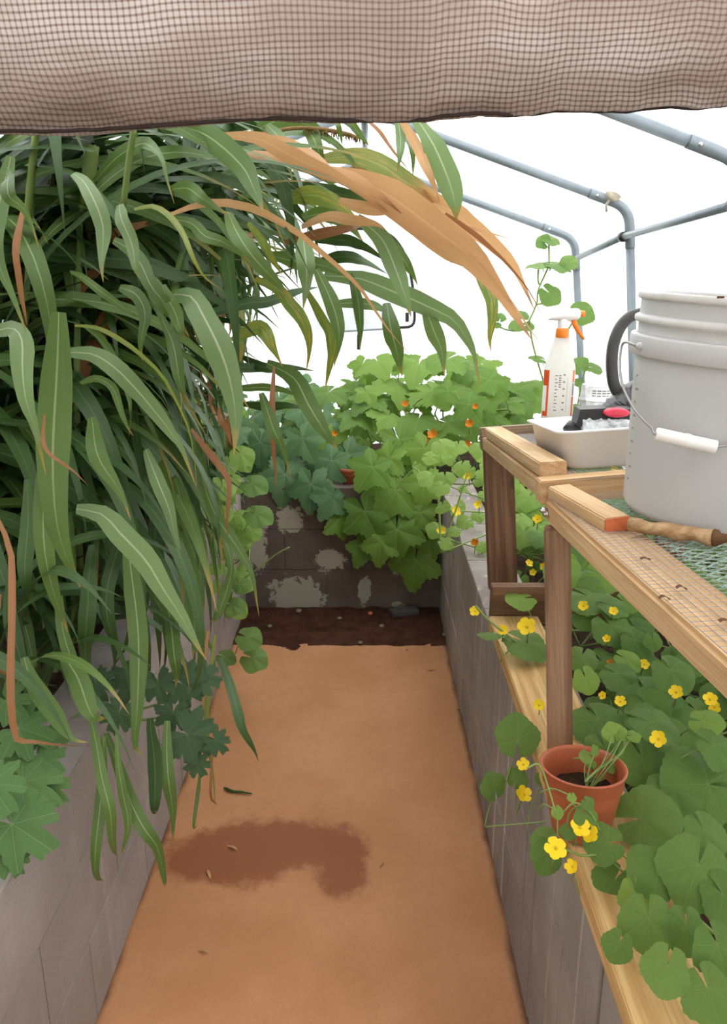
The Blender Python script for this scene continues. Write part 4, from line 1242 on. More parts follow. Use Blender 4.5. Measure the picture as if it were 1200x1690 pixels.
# leaves seen singly: points in the photo, depth from base to tip, width in pixels, material, twist, peak
HERO = [
    ([(18, 258), (11, 320), (12, 380), (24, 432), (32, 480), (42, 560)], 1.35, 1.3, 30, LT, .1, .4),
    ([(-6, 282), (28, 296), (44, 330), (55, 350), (60, 410)], 1.3, 1.25, 22, G, .2, None),
    ([(36, 335), (47, 390), (51, 440), (47, 500), (45, 540)], 1.45, 1.45, 13, RD, .1, .5),
    ([(120, 286), (150, 304), (172, 335), (183, 370), (180, 402), (175, 432), (174, 466)], 1.5, 1.3, 27, LT, .1, .5),
    ([(200, 338), (213, 368), (228, 405), (233, 438), (234, 460)], 1.5, 1.4, 28, LT, .1, .4),
    ([(160, 300), (200, 262), (238, 242), (258, 247), (278, 268), (284, 300), (288, 336)], 1.75, 1.5, 24, G, .2, .45),
    ([(222, 346), (255, 341), (286, 358), (311, 386), (325, 415), (336, 441), (346, 461), (368, 480)], 1.55, 1.4, 10, YL, .1, .4),
    ([(185, 396), (218, 413), (245, 440), (264, 472), (286, 502), (301, 532), (311, 558)], 1.6, 1.45, 27, G, .1, .5),
    ([(112, 449), (150, 459), (190, 485), (220, 514), (234, 528)], 1.6, 1.5, 13, G, .2, None),
    ([(160, 425), (195, 391), (240, 372), (300, 360)], 1.9, 1.8, 14, RD, .1, .5),
    ([(290, 206), (340, 225), (378, 252), (408, 283), (422, 312), (431, 333), (437, 350)], 1.75, 1.5, 40, G, .0, .4),
    ([(280, 356), (330, 340), (370, 336), (420, 346), (452, 361), (492, 384), (532, 417), (572, 452), (597, 478), (625, 520), (650, 555), (682, 590)], 1.6, 1.75, 12, TN, .2, .35),
    ([(285, 313), (316, 314), (346, 334), (382, 358)], 1.65, 1.6, 24, G, .1, .5),
    ([(280, 360), (320, 370), (346, 391), (376, 401), (397, 417), (414, 434)], 1.62, 1.5, 20, G, .1, .45),
    ([(374, 348), (396, 385), (426, 426), (456, 462), (478, 492)], 1.6, 1.55, 30, G, .1, .45),
    ([(408, 368), (435, 396), (451, 426), (467, 455)], 1.66, 1.6, 17, YL, .2, .5),
    ([(372, 224), (430, 234), (472, 256), (512, 276), (552, 292), (602, 322), (642, 352)], 1.85, 1.8, 26, TN, .1, .45),
    ([(400, 252), (450, 261), (490, 266), (532, 286), (582, 297), (622, 322), (664, 354)], 1.9, 1.82, 36, TN, .2, .45),
    ([(560, 288), (612, 308), (650, 330), (690, 360), (735, 395), (772, 424), (798, 455), (822, 486), (850, 525), (878, 560)], 1.85, 1.8, 54, TN, .1, .38),
    ([(580, 280), (650, 305), (705, 332), (742, 350), (766, 371), (790, 390), (815, 412), (842, 436), (862, 470), (884, 512)], 1.95, 1.85, 34, TN, .1, .42),
    ([(410, 228), (470, 238), (522, 262), (562, 290), (600, 312), (640, 330)], 1.88, 1.86, 22, TN, .3, .4),
    ([(600, 318), (645, 345), (695, 385), (740, 425), (770, 440)], 1.9, 1.86, 30, TN, .2, .45),
    ([(735, 352), (775, 385), (806, 412), (836, 440), (868, 478), (897, 528)], 1.84, 1.8, 8, RD, .1, .3),
    ([(740, 400), (782, 428), (812, 462), (842, 502), (872, 545), (890, 566)], 1.82, 1.8, 7, TN, .1, .3),
    ([(760, 372), (790, 382), (815, 390), (850, 398)], 1.84, 1.82, 4, TN, .1, .3),
    ([(560, 330), (600, 345), (640, 352), (665, 362)], 1.9, 1.88, 20, TN, .1, .5),
    ([(470, 400), (520, 390), (570, 380), (600, 372)], 1.98, 1.95, 16, RD, .1, .5),
    ([(525, 263), (580, 261), (622, 275), (662, 301), (702, 322), (732, 333), (750, 350)], 2.0, 1.9, 32, TG, .1, .5),
    ([(540, 300), (600, 285), (655, 292), (700, 312), (722, 326)], 2.05, 2.0, 22, G, .2, .5),
    ([(682, 190), (704, 228), (720, 258), (737, 298), (748, 335), (752, 366)], 1.9, 1.85, 36, LT, .1, .68),
    ([(654, 190), (660, 230), (659, 258), (656, 284)], 1.95, 1.9, 17, LT, .1, .4),
    ([(655, 190), (684, 238), (700, 280), (714, 310), (726, 334)], 1.9, 1.85, 16, TN, .1, .4),
    ([(664, 212), (678, 255), (682, 294)], 1.95, 1.9, 10, G, .1, .5),
    ([(552, 190), (561, 220), (565, 240)], 2.0, 2.0, 9, G, .1, .5),
    ([(566, 194), (588, 220), (610, 242)], 2.0, 2.0, 13, G, .1, .5),
    ([(600, 195), (628, 225), (650, 255), (680, 290)], 2.0, 2.0, 7, RD, .1, .5),
    ([(535, 455), (591, 459), (632, 474), (676, 492), (709, 507), (745, 526), (768, 558), (781, 588), (792, 645)], 2.1, 1.9, 33, LT, .1, .42),
    ([(520, 396), (560, 397), (596, 406), (640, 432)], 2.1, 2.0, 22, DK, .1, .5),
    ([(525, 432), (565, 424), (600, 431), (640, 452)], 2.15, 2.1, 19, DK, .1, .5),
    ([(545, 502), (590, 499), (622, 505), (645, 522)], 2.15, 2.1, 17, LT, .1, .5),
    ([(638, 500), (644, 540), (654, 578), (664, 622)], 2.05, 1.95, 28, G, .1, .6),
    ([(700, 505), (714, 545), (727, 576), (733, 622)], 2.0, 1.95, 25, G, .1, .45),
    ([(590, 360), (630, 396), (652, 444), (668, 490), (678, 522)], 1.95, 1.85, 30, LT, .1, .5),
    ([(625, 375), (655, 415), (674, 444), (690, 472)], 2.0, 1.95, 17, G, .1, .5),
    ([(782, 440), (797, 466), (806, 492), (806, 525), (805, 555), (812, 582)], 1.9, 1.85, 20, YL, .1, .4),
    ([(690, 372), (728, 398), (750, 424), (788, 448)], 1.98, 1.9, 30, G, .1, .5),
    ([(578, 452), (589, 490), (592, 525), (594, 578)], 2.05, 2.0, 15, G, .1, .5),
    ([(286, 486), (322, 489), (345, 520), (368, 566), (382, 610), (391, 660), (392, 702), (388, 750)], 1.55, 1.35, 48, LT, .05, .48),
    ([(270, 470), (293, 505), (304, 536), (310, 558)], 1.5, 1.45, 24, G, .1, .5),
    ([(268, 520), (292, 565), (306, 620), (315, 668)], 1.55, 1.45, 22, G, .1, .5),
    ([(340, 518), (410, 500), (450, 495), (492, 480), (525, 474)], 1.75, 1.9, 23, DK, .1, .5),
    ([(420, 460), (460, 477), (481, 500), (500, 521), (511, 550), (511, 580), (504, 618)], 1.75, 1.65, 21, YL, .1, .5),
    ([(505, 480), (528, 517), (545, 545), (549, 576), (543, 610), (536, 645)], 1.8, 1.75, 19, YL, .1, .5),
    ([(500, 392), (508, 430), (508, 466), (501, 510)], 1.72, 1.68, 31, LT, .05, .45),
    ([(522, 444), (545, 488), (558, 528), (560, 562), (551, 606)], 1.85, 1.8, 24, G, .1, .45),
    ([(585, 466), (592, 500), (595, 540), (594, 580)], 2.0, 1.95, 15, G, .1, .5),
    ([(384, 562), (424, 540), (442, 546), (456, 572), (466, 606)], 1.7, 1.65, 24, YL, .1, .5),
    ([(440, 600), (486, 622), (510, 658), (530, 690), (545, 720), (558, 745)], 1.75, 1.6, 30, G, .1, .45),
    ([(430, 650), (452, 690), (466, 725), (480, 790)], 1.7, 1.6, 19, G, .1, .45),
    ([(452, 605), (453, 650), (455, 692), (455, 740), (457, 780), (454, 815)], 1.72, 1.72, 9, RD, .1, .4),
    ([(362, 672), (378, 700), (386, 735)], 1.6, 1.6, 10, RD, .1, .5),
    ([(318, 706), (348, 738), (366, 760), (384, 790), (380, 850), (378, 885)], 1.6, 1.55, 11, RD, .1, .4),
    ([(-10, 548), (28, 540), (49, 558), (57, 600), (65, 650), (72, 700), (74, 785)], 1.35, 1.25, 36, LT, .05, .45),
    ([(96, 515), (99, 600), (103, 680), (108, 760), (113, 850), (121, 920), (129, 975)], 1.42, 1.3, 50, G, .0, .45),
    ([(78, 680), (85, 760), (92, 840), (98, 920), (105, 1000), (109, 1048)], 1.38, 1.3, 29, G, .05, .5),
    ([(70, 686), (95, 724), (121, 760), (147, 802)], 1.3, 1.28, 8, RD, .1, .4),
    ([(108, 582), (160, 581), (200, 599), (236, 635), (270, 680), (290, 710), (306, 738), (326, 800)], 1.5, 1.3, 31, LT, .1, .45),
    ([(136, 632), (170, 621), (195, 634), (206, 660), (216, 690), (223, 718)], 1.5, 1.42, 15, G, .1, .45),
    ([(200, 474), (232, 486), (250, 520), (244, 560), (235, 596)], 1.6, 1.5, 25, G, .1, .45),
    ([(236, 444), (265, 478), (290, 511), (309, 556)], 1.55, 1.5, 27, G, .1, .45),
    ([(120, 538), (160, 540), (200, 554), (241, 576), (281, 611), (301, 651), (318, 702), (323, 760), (323, 815)], 1.4, 1.35, 8, YL, .1, .35),
    ([(148, 690), (175, 735), (200, 790), (216, 860)], 1.5, 1.4, 28, G, .1, .45),
    ([(240, 742), (268, 778), (285, 820), (293, 872), (307, 935)], 1.55, 1.45, 23, LT, .1, .45),
    ([(128, 838), (178, 840), (214, 872), (250, 911), (276, 955), (306, 1001), (326, 1041), (344, 1086)], 1.4, 1.2, 38, LT, .05, .45),
    ([(212, 880), (225, 950), (235, 1020), (239, 1080), (238, 1150), (232, 1210), (236, 1246)], 1.45, 1.3, 30, G, .05, .42),
    ([(46, 790), (57, 870), (62, 940), (60, 1015)], 1.45, 1.4, 24, DK, .1, .5),
    ([(-12, 848), (19, 904), (30, 960), (38, 1020), (42, 1080), (45, 1140), (49, 1192), (62, 1206), (102, 1226), (146, 1238)], 1.25, 1.15, 13, RD, .2, .5),
    ([(-4, 985), (12, 1040), (28, 1095), (36, 1130)], 1.3, 1.25, 9, RD, .1, .5),
    ([(288, 790), (318, 842), (336, 890), (346, 965)], 1.65, 1.55, 28, G, .1, .45),
    ([(330, 770), (355, 828), (381, 870), (401, 902), (420, 942), (429, 1014)], 1.7, 1.6, 19, G, .1, .45),
    ([(366, 860), (386, 920), (380, 960), (365, 1000), (348, 1024)], 1.68, 1.6, 21, G, .2, .5),
    ([(300, 880), (322, 950), (330, 1020), (318, 1090)], 1.6, 1.5, 26, G, .1, .45),
    ([(260, 960), (290, 1020), (300, 1080), (288, 1140)], 1.55, 1.45, 24, G, .1, .45),
    ([(362, 1090), (385, 1128), (401, 1160), (411, 1192), (420, 1226), (426, 1260)], 1.7, 1.6, 19, DK, .1, .45),
    ([(354, 1050), (350, 1120), (348, 1180), (352, 1230), (356, 1290), (354, 1345)], 1.68, 1.6, 8, YL, .1, .35),
    ([(344, 1040), (340, 1110), (344, 1170), (345, 1230)], 1.7, 1.65, 9, TN, .1, .4),
    ([(44, 1080), (88, 1138), (120, 1180), (148, 1220)], 1.25, 1.15, 28, G, .1, .5),
    ([(108, 1075), (140, 1108), (166, 1150), (177, 1186)], 1.3, 1.22, 32, G, .1, .5),
    ([(171, 1215), (174, 1300), (175, 1360), (172, 1420), (168, 1462)], 1.25, 1.22, 18, G, .1, .5),
    ([(146, 1190), (175, 1250), (199, 1300), (196, 1380), (192, 1424)], 1.25, 1.22, 18, G, .1, .5),
    ([(172, 1215), (218, 1288), (250, 1330), (269, 1370), (275, 1440), (272, 1464)], 1.3, 1.25, 22, G, .1, .42),
    ([(276, 1190), (288, 1260), (291, 1320), (288, 1386)], 1.42, 1.38, 20, G, .1, .42),
    ([(196, 1205), (214, 1290), (221, 1345), (203, 1404)], 1.28, 1.24, 14, G, .1, .5),
    ([(250, 1180), (262, 1240), (266, 1300), (258, 1340)], 1.4, 1.35, 24, DK, .1, .45),
    ([(331, 1270), (329, 1325), (326, 1365)], 1.6, 1.58, 6, G, .1, .4),
    ([(350, 1225), (356, 1280), (357, 1335)], 1.6, 1.58, 5, RD, .1, .4),
    ([(200, 880), (190, 960), (196, 1040), (188, 1110)], 1.5, 1.42, 25, DK, .1, .45),
    ([(150, 900), (160, 980), (150, 1070), (158, 1140)], 1.48, 1.4, 26, DK, .1, .45),
    ([(100, 980), (128, 1060), (150, 1120), (172, 1170)], 1.4, 1.32, 24, G, .1, .45),
    ([(20, 960), (34, 1030), (60, 1090), (95, 1130)], 1.4, 1.35, 22, DK, .1, .45),
    ([(270, 790), (262, 870), (276, 940), (270, 1010)], 1.7, 1.6, 25, DK, .1, .45),
    ([(440, 205), (466, 235), (478, 262), (482, 300)], 1.95, 1.9, 22, LT, .1, .45),
    ([(500, 200), (520, 235), (530, 262), (536, 300)], 2.05, 2.0, 20, G, .1, .45),
    ([(420, 215), (470, 205), (520, 215), (545, 240)], 2.1, 2.05, 26, G, .1, .45),
    ([(470, 330), (520, 325), (560, 340), (600, 372)], 2.05, 2.0, 28, YL, .1, .45),
    ([(500, 360), (540, 355), (575, 372), (600, 400)], 2.1, 2.0, 24, G, .1, .45),
    ([(498, 375), (540, 358), (580, 365), (620, 372), (642, 385)], 1.95, 1.9, 18, TN, .2, .45),
    ([(470, 300), (530, 318), (590, 330), (650, 345)], 2.15, 2.1, 24, DK, .1, .45),
    ([(440, 420), (490, 432), (540, 440), (580, 460)], 2.1, 2.05, 26, G, .1, .45),
    ([(400, 590), (440, 602), (480, 604), (520, 612)], 2.0, 2.0, 15, DK, .1, .45),
    ([(340, 600), (390, 602), (440, 606), (470, 614)], 2.0, 2.0, 16, DK, .1, .45),
    ([(390, 640), (430, 636), (470, 640), (500, 655)], 2.0, 2.0, 14, G, .1, .45),
    ([(398, 665), (440, 668), (480, 664), (520, 676)], 2.05, 2.0, 14, DK, .1, .45),
]


def hero_blade(pl, ya, yb, wpx, seed, tw, peak):
    n0 = len(pl)
    c3 = [at(x, y, Y=ya + (yb - ya) * i / (n0 - 1)) for i, (x, y) in enumerate(pl)]
    # gentle bow out of the picture plane so that the blade has depth from the side
    pts = catmull(c3, NSEC)
    pts = [p + V((0, -0.05 * sin(pi * i / (NSEC - 1)) + 0.012 * sin(seed + i * 0.5), 0)) for i, p in enumerate(pts)]
    sides = []
    for i, p in enumerate(pts):
        tg = (pts[min(i + 1, NSEC - 1)] - pts[max(i - 1, 0)]).normalized()
        s = tg.cross((p - CAM).normalized()).normalized()
        sides.append(Matrix.Rotation(0.35 * sin(seed * 2.1) + tw * 4 * sin(seed * 1.7 + i * 0.22), 3, tg) @ s)
    w = wpx * 1.12 * (pts[NSEC // 2] - CAM).dot(_fw) / F
    return blade(pts, sides, w, seed, peak), c3[0]


tan_plant = plants[min(range(len(plants)), key=lambda i: (plants[i][1] - V((-0.72, 2.0, 0.5))).length)]
tan_plant[0]['label'] = 'grass stalk whose dried tan leaves arch farthest right over the path'
for i, (pl, ya, yb, wpx, mat, tw, peak) in enumerate(HERO):
    b, c0_ = hero_blade(pl, ya, yb, wpx, i, tw, peak)
    if mat == TN and pl[-1][0] > 600: owner = tan_plant
    else: owner = min(plants, key=lambda q: (V((q[1].x, q[1].y, 0)) - V((min(c0_.x, -0.65), c0_.y, 0))).length)
    b.obj('leaf', M[mat], owner[0])
# visible bare stalks and the seed spike
for pl, ya, r in (([(222, 205), (212, 270), (203, 345)], 1.62, 0.0065), ([(152, 240), (146, 300), (140, 345)], 1.75, 0.016), ([(60, 215), (50, 300), (44, 380)], 1.7, 0.008)):
    p = catmull([at(x, y, Y=ya) for x, y in pl], 8)
    own = min(plants, key=lambda q: (V((q[1].x, q[1].y, 0)) - V((p[0].x - .2, p[0].y, 0))).length)
    MB().tube(p, [r] * 8, 8).obj('side_stalk', M['stalk'], own[0])
sp = catmull([at(x, y, Y=2.0) for x, y in ((430, 222), (480, 212), (520, 212), (548, 216), (575, 222), (604, 232))], 26)
b = MB().tube(sp, [0.005] * 14 + [0.0055] * 8 + [0.004, 0.003, 0.002, 0.001], 6)
for i in range(8, 25):
    for k in range(3):
        q = sp[i] + V((gr.uniform(-.006, .006), gr.uniform(-.006, .006), -0.003)); b.tube([q, q + V((gr.uniform(-.003, .006), 0, -gr.uniform(.006, .016)))], [0.0022, 0.0008], 4)
so = b.obj('seed_spike', M['seed'], tan_plant[0]); so['label'] = 'brown drooping seed spike'

# ================================================================ BROAD-LEAVED VINES
def leaf_mesh(kind, seed):
    r_ = random.Random(seed * 7 + len(kind)); b = MB()
    nA = {'melon': 44, 'squash': 60, 'water': 78}[kind]
    gap = {'melon': 0.16, 'squash': 0.10, 'water': 0.25}[kind]
    ph = [(-pi + gap) + (2 * pi - 2 * gap) * i / nA for i in range(nA + 1)]
    s1, s2, s3 = r_.uniform(0, 6), r_.uniform(0, 6), r_.uniform(0, 6)
    def R(f):
        if kind == 'melon':
            r = 0.86 + 0.16 * cos(f) + 0.045 * cos(5 * f) + 0.03 * sin(3 * f + s1)
            r += 0.022 * sin(f * 22)
            if abs(f) > 2.3: r *= 1 - 0.10 * (abs(f) - 2.3)
        elif kind == 'squash':
            lob = 0.45 * abs(cos(2.5 * f)) + 0.55 * (1 - abs(sin(2.5 * f)))
            r = 0.60 + 0.40 * lob + 0.15 * cos(f) + 0.06 * sin(f * 27 + s2) + 0.03 * sin(2 * f + s1)
        else:
            lob = 0.0
            for c, w, a in ((0, .42, 1.05), (0.85, .37, .92), (-0.85, .37, .92), (1.65, .36, .85), (-1.65, .36, .85), (2.4, .33, .66), (-2.4, .33, .66)):
                lob = max(lob, a * math.exp(-((f - c) / w) ** 4 * 0.9))
            r = 0.44 + 0.56 * lob + 0.07 * sin(f * 13 + s1) + 0.035 * sin(f * 29)
        return max(0.12, r)
    vs = [V((0, 0, 0))]; rings = (0.3, 0.62, 0.86, 1.0)
    for q in rings:
        for f in ph:
            r = R(f) * q if q > 0.5 or kind == 'melon' else R(f) * q * 0.7 + 0.3 * q * 0.55
            x, y = r * sin(f), r * cos(f)
            z = -0.20 * r * r + 0.09 * r * sin(2 * f + s2) * r + 0.035 * r * sin(5 * f + s3) + 0.06 * abs(sin(f * (3.5 if kind != 'squash' else 2.5))) * r * 0.8
            vs.append(V((x, y, z)))
    n = nA + 1
    fs = [(0, 1 + k + 1, 1 + k) for k in range(nA)] + [(1 + i * n + k, 1 + i * n + k + 1, 1 + (i + 1) * n + k + 1, 1 + (i + 1) * n + k) for i in range(3) for k in range(nA)]
    b.add(vs, fs, [(0.5 + v.x * 0.4, 0.5 + v.y * 0.4) for v in vs])
    return b


LM = {}
for kind, mats in (('melon', ('melon', 'melon_lt')), ('squash', ('squash', 'squash_blue')), ('water', ('water', 'water_dk'))):
    for mn in mats:
        for s in range(5):
            LM[(mn, s)] = leaf_mesh(kind, s).mesh(mn + '_leaf', M[mn])


def flower_mesh(mat, seed, cup=0.25):
    b = MB(); r_ = random.Random(seed)
    for k in range(5):
        a = 2 * pi * k / 5 + r_.uniform(-.1, .1); d = V((cos(a), sin(a), 0)); s = V((-sin(a), cos(a), 0)); vs = []
        for i, (q, w) in enumerate(((0.08, .10), (.35, .30), (.65, .46), (.88, .36), (1.0, .10))):
            for j in (-1, 0, 1): vs.append(d * q + s * (j * w) + V((0, 0, cup * q * q + 0.07 * abs(j) * q - (0.1 if q > .95 else 0))))
        b.add(vs, [(i * 3 + j, i * 3 + j + 1, (i + 1) * 3 + j + 1, (i + 1) * 3 + j) for i in range(4) for j in range(2)])
    return b.mesh('flower', mat)


FM = [flower_mesh(M['petal'], s, c) for s, c in ((1, .12), (2, .35), (3, .6))]
FMo = flower_mesh(M['petal_orange'], 4, 1.1)
cb = MB().lathe([(0.0, 0.2), (0.10, 0.18), (0.16, 0.08), (0.12, -0.02), (0.0, -0.06)], 10)
FC = cb.mesh('flower_centre', M['petal_centre'])
lr = random.Random(21)


def orient(n, tip):
    n = n.normalized(); y = (tip - n * tip.dot(n))
    if y.length < 1e-3: y = n.orthogonal()
    y.normalize(); x = y.cross(n)
    return Matrix((x, y, n)).transposed()


class Vine:
    def __init__(s, name, base, label, cat, group, lmats, stem_mat='stem'):
        s.e = thing(name, base, label, cat, group); s.base = V(base); s.st = MB(); s.lm = lmats; s.stem_mat = stem_mat; s.k = 0; s.nodes = []
    def leaf(s, c, r, n=None, tip=None, mat=None, petiole=0.12, fold=1.0):
        """c: middle of the blade"""
        if n is None: n = V((lr.gauss(0, .35), lr.gauss(-.35, .3), 1)) + (CAM - c).normalized() * 0.7
        if tip is None: tip = V((lr.uniform(-1, 1), -0.6 + lr.uniform(-.6, .6), -0.3))
        m3 = orient(n, tip)
        mat = mat or lr.choice(s.lm)
        att = c - m3 @ V((0, 0.12 * r, -0.05 * r))
        o = bpy.data.objects.new('leaf', LM[(mat, lr.randrange(5))])
        sx = lr.uniform(.92, 1.08)
        put(o, s.e, Matrix.Translation(att) @ m3.to_4x4() @ Matrix.Diagonal((r * sx, r, r * fold, 1)))
        nn = m3 @ V((0, 0, 1)); yy = m3 @ V((0, 1, 0))
        end = att - nn * petiole * 0.35 - yy * petiole * 0.5 + V((lr.gauss(0, .02), lr.gauss(0, .02), -petiole * 0.75))
        mid = (att + end) / 2 - nn * petiole * 0.15 - yy * petiole * .15
        rr = max(0.0013, min(0.0035, r * 0.028))
        s.st.tube(catmull([att, mid, end], 6), [rr, rr, rr, rr * 1.1, rr * 1.2, rr * 1.3], 5)
        s.nodes.append(end)
        return o
    def flower(s, c, r, mesh=0, n=None):
        if n is None: n = (CAM - c).normalized() + V((lr.gauss(0, .3), 0, .5 + lr.gauss(0, .2)))
        m3 = orient(n, V((lr.uniform(-1, 1), 0.2, lr.uniform(-1, 1))))
        mw = Matrix.Translation(c) @ m3.to_4x4() @ Matrix.Diagonal((r, r, r, 1))
        o = put(bpy.data.objects.new('flower', FMo if mesh == 9 else FM[mesh]), s.e, mw)
        if mesh != 9: put(bpy.data.objects.new('flower_centre', FC), o, mw)
        nn = m3 @ V((0, 0, 1))
        s.st.tube([c, c - nn * r * .8 + V((0, 0, -r * .4)), c - nn * r * 1.1 + V((0, 0.01, -r * 2.2))], [r * .16, r * .14, r * .07], 5)
    def tendril(s, pts, r=0.0016):
        s.st.tube(catmull([V(p) for p in pts], 14), r, 5)
    def finish(s, r=0.003):
        nd = sorted(s.nodes, key=lambda p: (p - s.base).length)
        prev = s.base + V((0, 0, 0.02))
        for k in range(0, len(nd), 3):
            q = nd[k]; mid = (prev + q) / 2 + V((0, 0, -0.01)); s.st.tube(catmull([prev, mid, q], 6), r, 5)
            if k % 9 == 6: prev = q
        s.st.obj('stem', M[s.stem_mat], s.e)['kind'] = 'stuff'


RG = 'melon vines in the right planter'
mA = Vine('melon_vine', (0.62, 0.95, 0.52), 'melon vine with the largest round leaves, in front of the clay pot', 'vine', RG, ['melon'])
mB = Vine('melon_vine', (0.50, 1.22, 0.60), 'melon vine hanging over the block wall left of the clay pot', 'vine', RG, ['melon', 'melon_lt'])
mC = Vine('melon_vine', (0.75, 1.5, 0.52), 'melon vine behind the clay pot under the mesh bench', 'vine', RG, ['melon'])
mD = Vine('melon_vine', (0.62, 2.0, 0.52), 'bright melon vine between the two wooden bench legs', 'vine', RG, ['melon_lt', 'melon'])
mE = Vine('melon_vine', (0.50, 2.75, 0.53), 'bright young melon vine climbing left of the far bench leg', 'vine', RG, ['melon_lt'])
mF = Vine('melon_vine', (0.98, 2.1, 0.52), 'melon vine at the back of the right planter beside the sheet wall', 'vine', RG, ['melon'])
# (px, py, radius px, height or None, depth Y, vine, normal, tip, material)
UPC = lambda k: None
for px, py, rp_, Y, vn, n, tip, mt_ in [
    (1158, 1296, 74, 1.12, mA, (0.1, -.5, .9), (-.6, -.2, .3), 'melon'), (1149, 1436, 68, 0.95, mA, (0, -.6, .8), (-.3, .1, -1), 'melon'),
    (1067, 1352, 62, 1.06, mA, (-.2, -.5, .85), (.5, -.3, .5), 'melon'), (1164, 1376, 44, 1.02, mA, (.2, -.5, .8), (0, 0, -1), 'melon'),
    (998, 1391, 37, 1.00, mB, (-.2, -.5, .85), (-.8, .2, -.2), 'melon'), (1012, 1456, 36, 0.98, mB, (-.3, -.6, .7), (-.4, 0, -1), 'melon'),
    (1050, 1478, 35, 0.93, mA, (0, -.8, .5), (.1, 0, -1), 'melon_lt'), (1070, 1522, 52, 0.92, mA, (-.1, -.6, .7), (0, 0, -1), 'melon'),
    (1132, 1532, 42, 0.90, mA, (.1, -.6, .7), (-.2, 0, -1), 'melon'), (1185, 1566, 48, 0.88, mA, (.2, -.6, .7), (0, 0, -1), 'melon'),
    (1080, 1436, 50, 1.0, mA, (-.1, -.5, .8), (-.5, 0, -.4), 'melon'), (1195, 1480, 45, 0.93, mA, (.1, -.6, .7), (.4, 0, -1), 'melon'),
    (1020, 1560, 30, 0.90, mA, (-.2, -.6, .7), (-.3, 0, -1), 'melon'), (1100, 1600, 46, 0.84, mA, (-.1, -.6, .7), (-.2, 0, -1), 'melon'), (1170, 1640, 52, 0.80, mA, (.1, -.6, .7), (.1, 0, -1), 'melon'),
    (854, 1217, 39, 1.34, mB, (-.1, -1, .45), (0, 0, 1), 'melon'), (815, 1300, 27, 1.30, mB, (.5, -1, .3), (-.2, 0, 1), 'melon'), (853, 1286, 21, 1.32, mB, (-.5, -1, .3), (.3, 0, 1), 'melon'),
    (893, 1286, 12, 1.30, mB, (.2, -1, .4), (.3, 0, 1), 'melon'), (903, 1412, 32, 1.04, mB, (.3, -.8, .6), (-.4, 0, -.7), 'melon'), (899, 1383, 26, 1.08, mB, (-.2, -.3, 1), (-1, 0, 0), 'melon'),
    (967, 1348, 22, 1.00, mB, (.2, -.8, .6), (0, 0, -1), 'melon'), (938, 1372, 15, 1.0, mB, (-.3, -.7, .7), (0, 0, -1), 'melon'), (920, 1340, 13, 0.99, mB, (.2, -.7, .7), (0, 0, -1), 'melon_lt'), (944, 1316, 9, 0.99, mB, (0, -.7, .7), (0, 0, -1), 'melon_lt'), (970, 1325, 12, 1.0, mB, (0, -.5, .7), (0.5, 0, -1), 'melon'),
    (1078, 1196, 48, 1.28, mC, (.1, -.2, 1), (.8, -.5, 0), 'melon'), (1165, 1192, 32, 1.25, mC, (-.4, -.4, 1), (.7, -.4, 0), 'melon_lt'), (990, 1192, 52, 1.40, mC, (0, -.3, 1), (.3, -.8, 0), 'melon'),
    (1070, 1150, 56, 1.50, mC, (0, -.35, 1), (.2, -.8, 0), 'melon'), (967, 1122, 26, 1.48, mC, (.1, -.9, .6), (.2, -.2, -.7), 'melon_lt'), (1020, 1115, 34, 1.55, mC, (0, -.3, 1), (.5, -.5, 0), 'melon'),
    (1008, 1036, 36, 1.75, mC, (.1, -.6, .8), (.4, -.5, -.4), 'melon'), (975, 988, 45, 1.85, mD, (0, -.15, 1), (.5, -.6, 0), 'melon'), (1010, 1000, 30, 1.8, mC, (.1, -.3, 1), (.8, -.3, 0), 'melon'), (963, 1022, 22, 1.8, mD, (-.2, -.6, .8), (-.2, 0, -1), 'melon'),
    (866, 1062, 44, 1.72, mB, (.1, -.2, 1), (.7, -.6, 0), 'melon'), (812, 1047, 26, 1.75, mB, (0, .25, 1), (-1, 0, .0), 'melon'), (860, 989, 30, 1.95, mD, (.1, -.15, 1), (-.7, -.3, 0), 'melon_lt'),
    (1110, 1110, 40, 1.5, mC, (.1, -.5, .9), (.3, -.5, -.2), 'melon'), (1050, 1060, 30, 1.7, mC, (0, -.6, .8), (.3, -.3, -.6), 'melon'), (1078, 1058, 18, 1.68, mC, (0, -.8, .6), (0, 0, -1), 'melon'),
    (1035, 1090, 26, 1.6, mC, (.1, -.4, .8), (.5, -.3, -.3), 'melon_lt'), (960, 1085, 28, 1.6, mC, (-.1, -.4, .9), (-.3, -.5, -.3), 'melon'), (1180, 1235, 40, 1.2, mC, (.3, -.5, .8), (.4, 0, -.7), 'melon'),
    (1060, 1260, 48, 1.25, mC, (0, -.6, .8), (.1, -.2, -.9), 'melon'), (1000, 1240, 44, 1.32, mC, (-.1, -.5, .8), (.2, -.3, -.8), 'melon'),
]:
    p = at(px, py, Y=Y)
    if vn is mA or (vn is mC and p.z < .62): p = at(px, py, Z=0.69 + 0.05 * lr.random() if vn is mA else 0.64 + 0.06 * lr.random())
    vn.leaf(p, rp_ * (p - CAM).dot(_fw) / F * 1.05, V(n), V(tip), mt_, petiole=0.07)
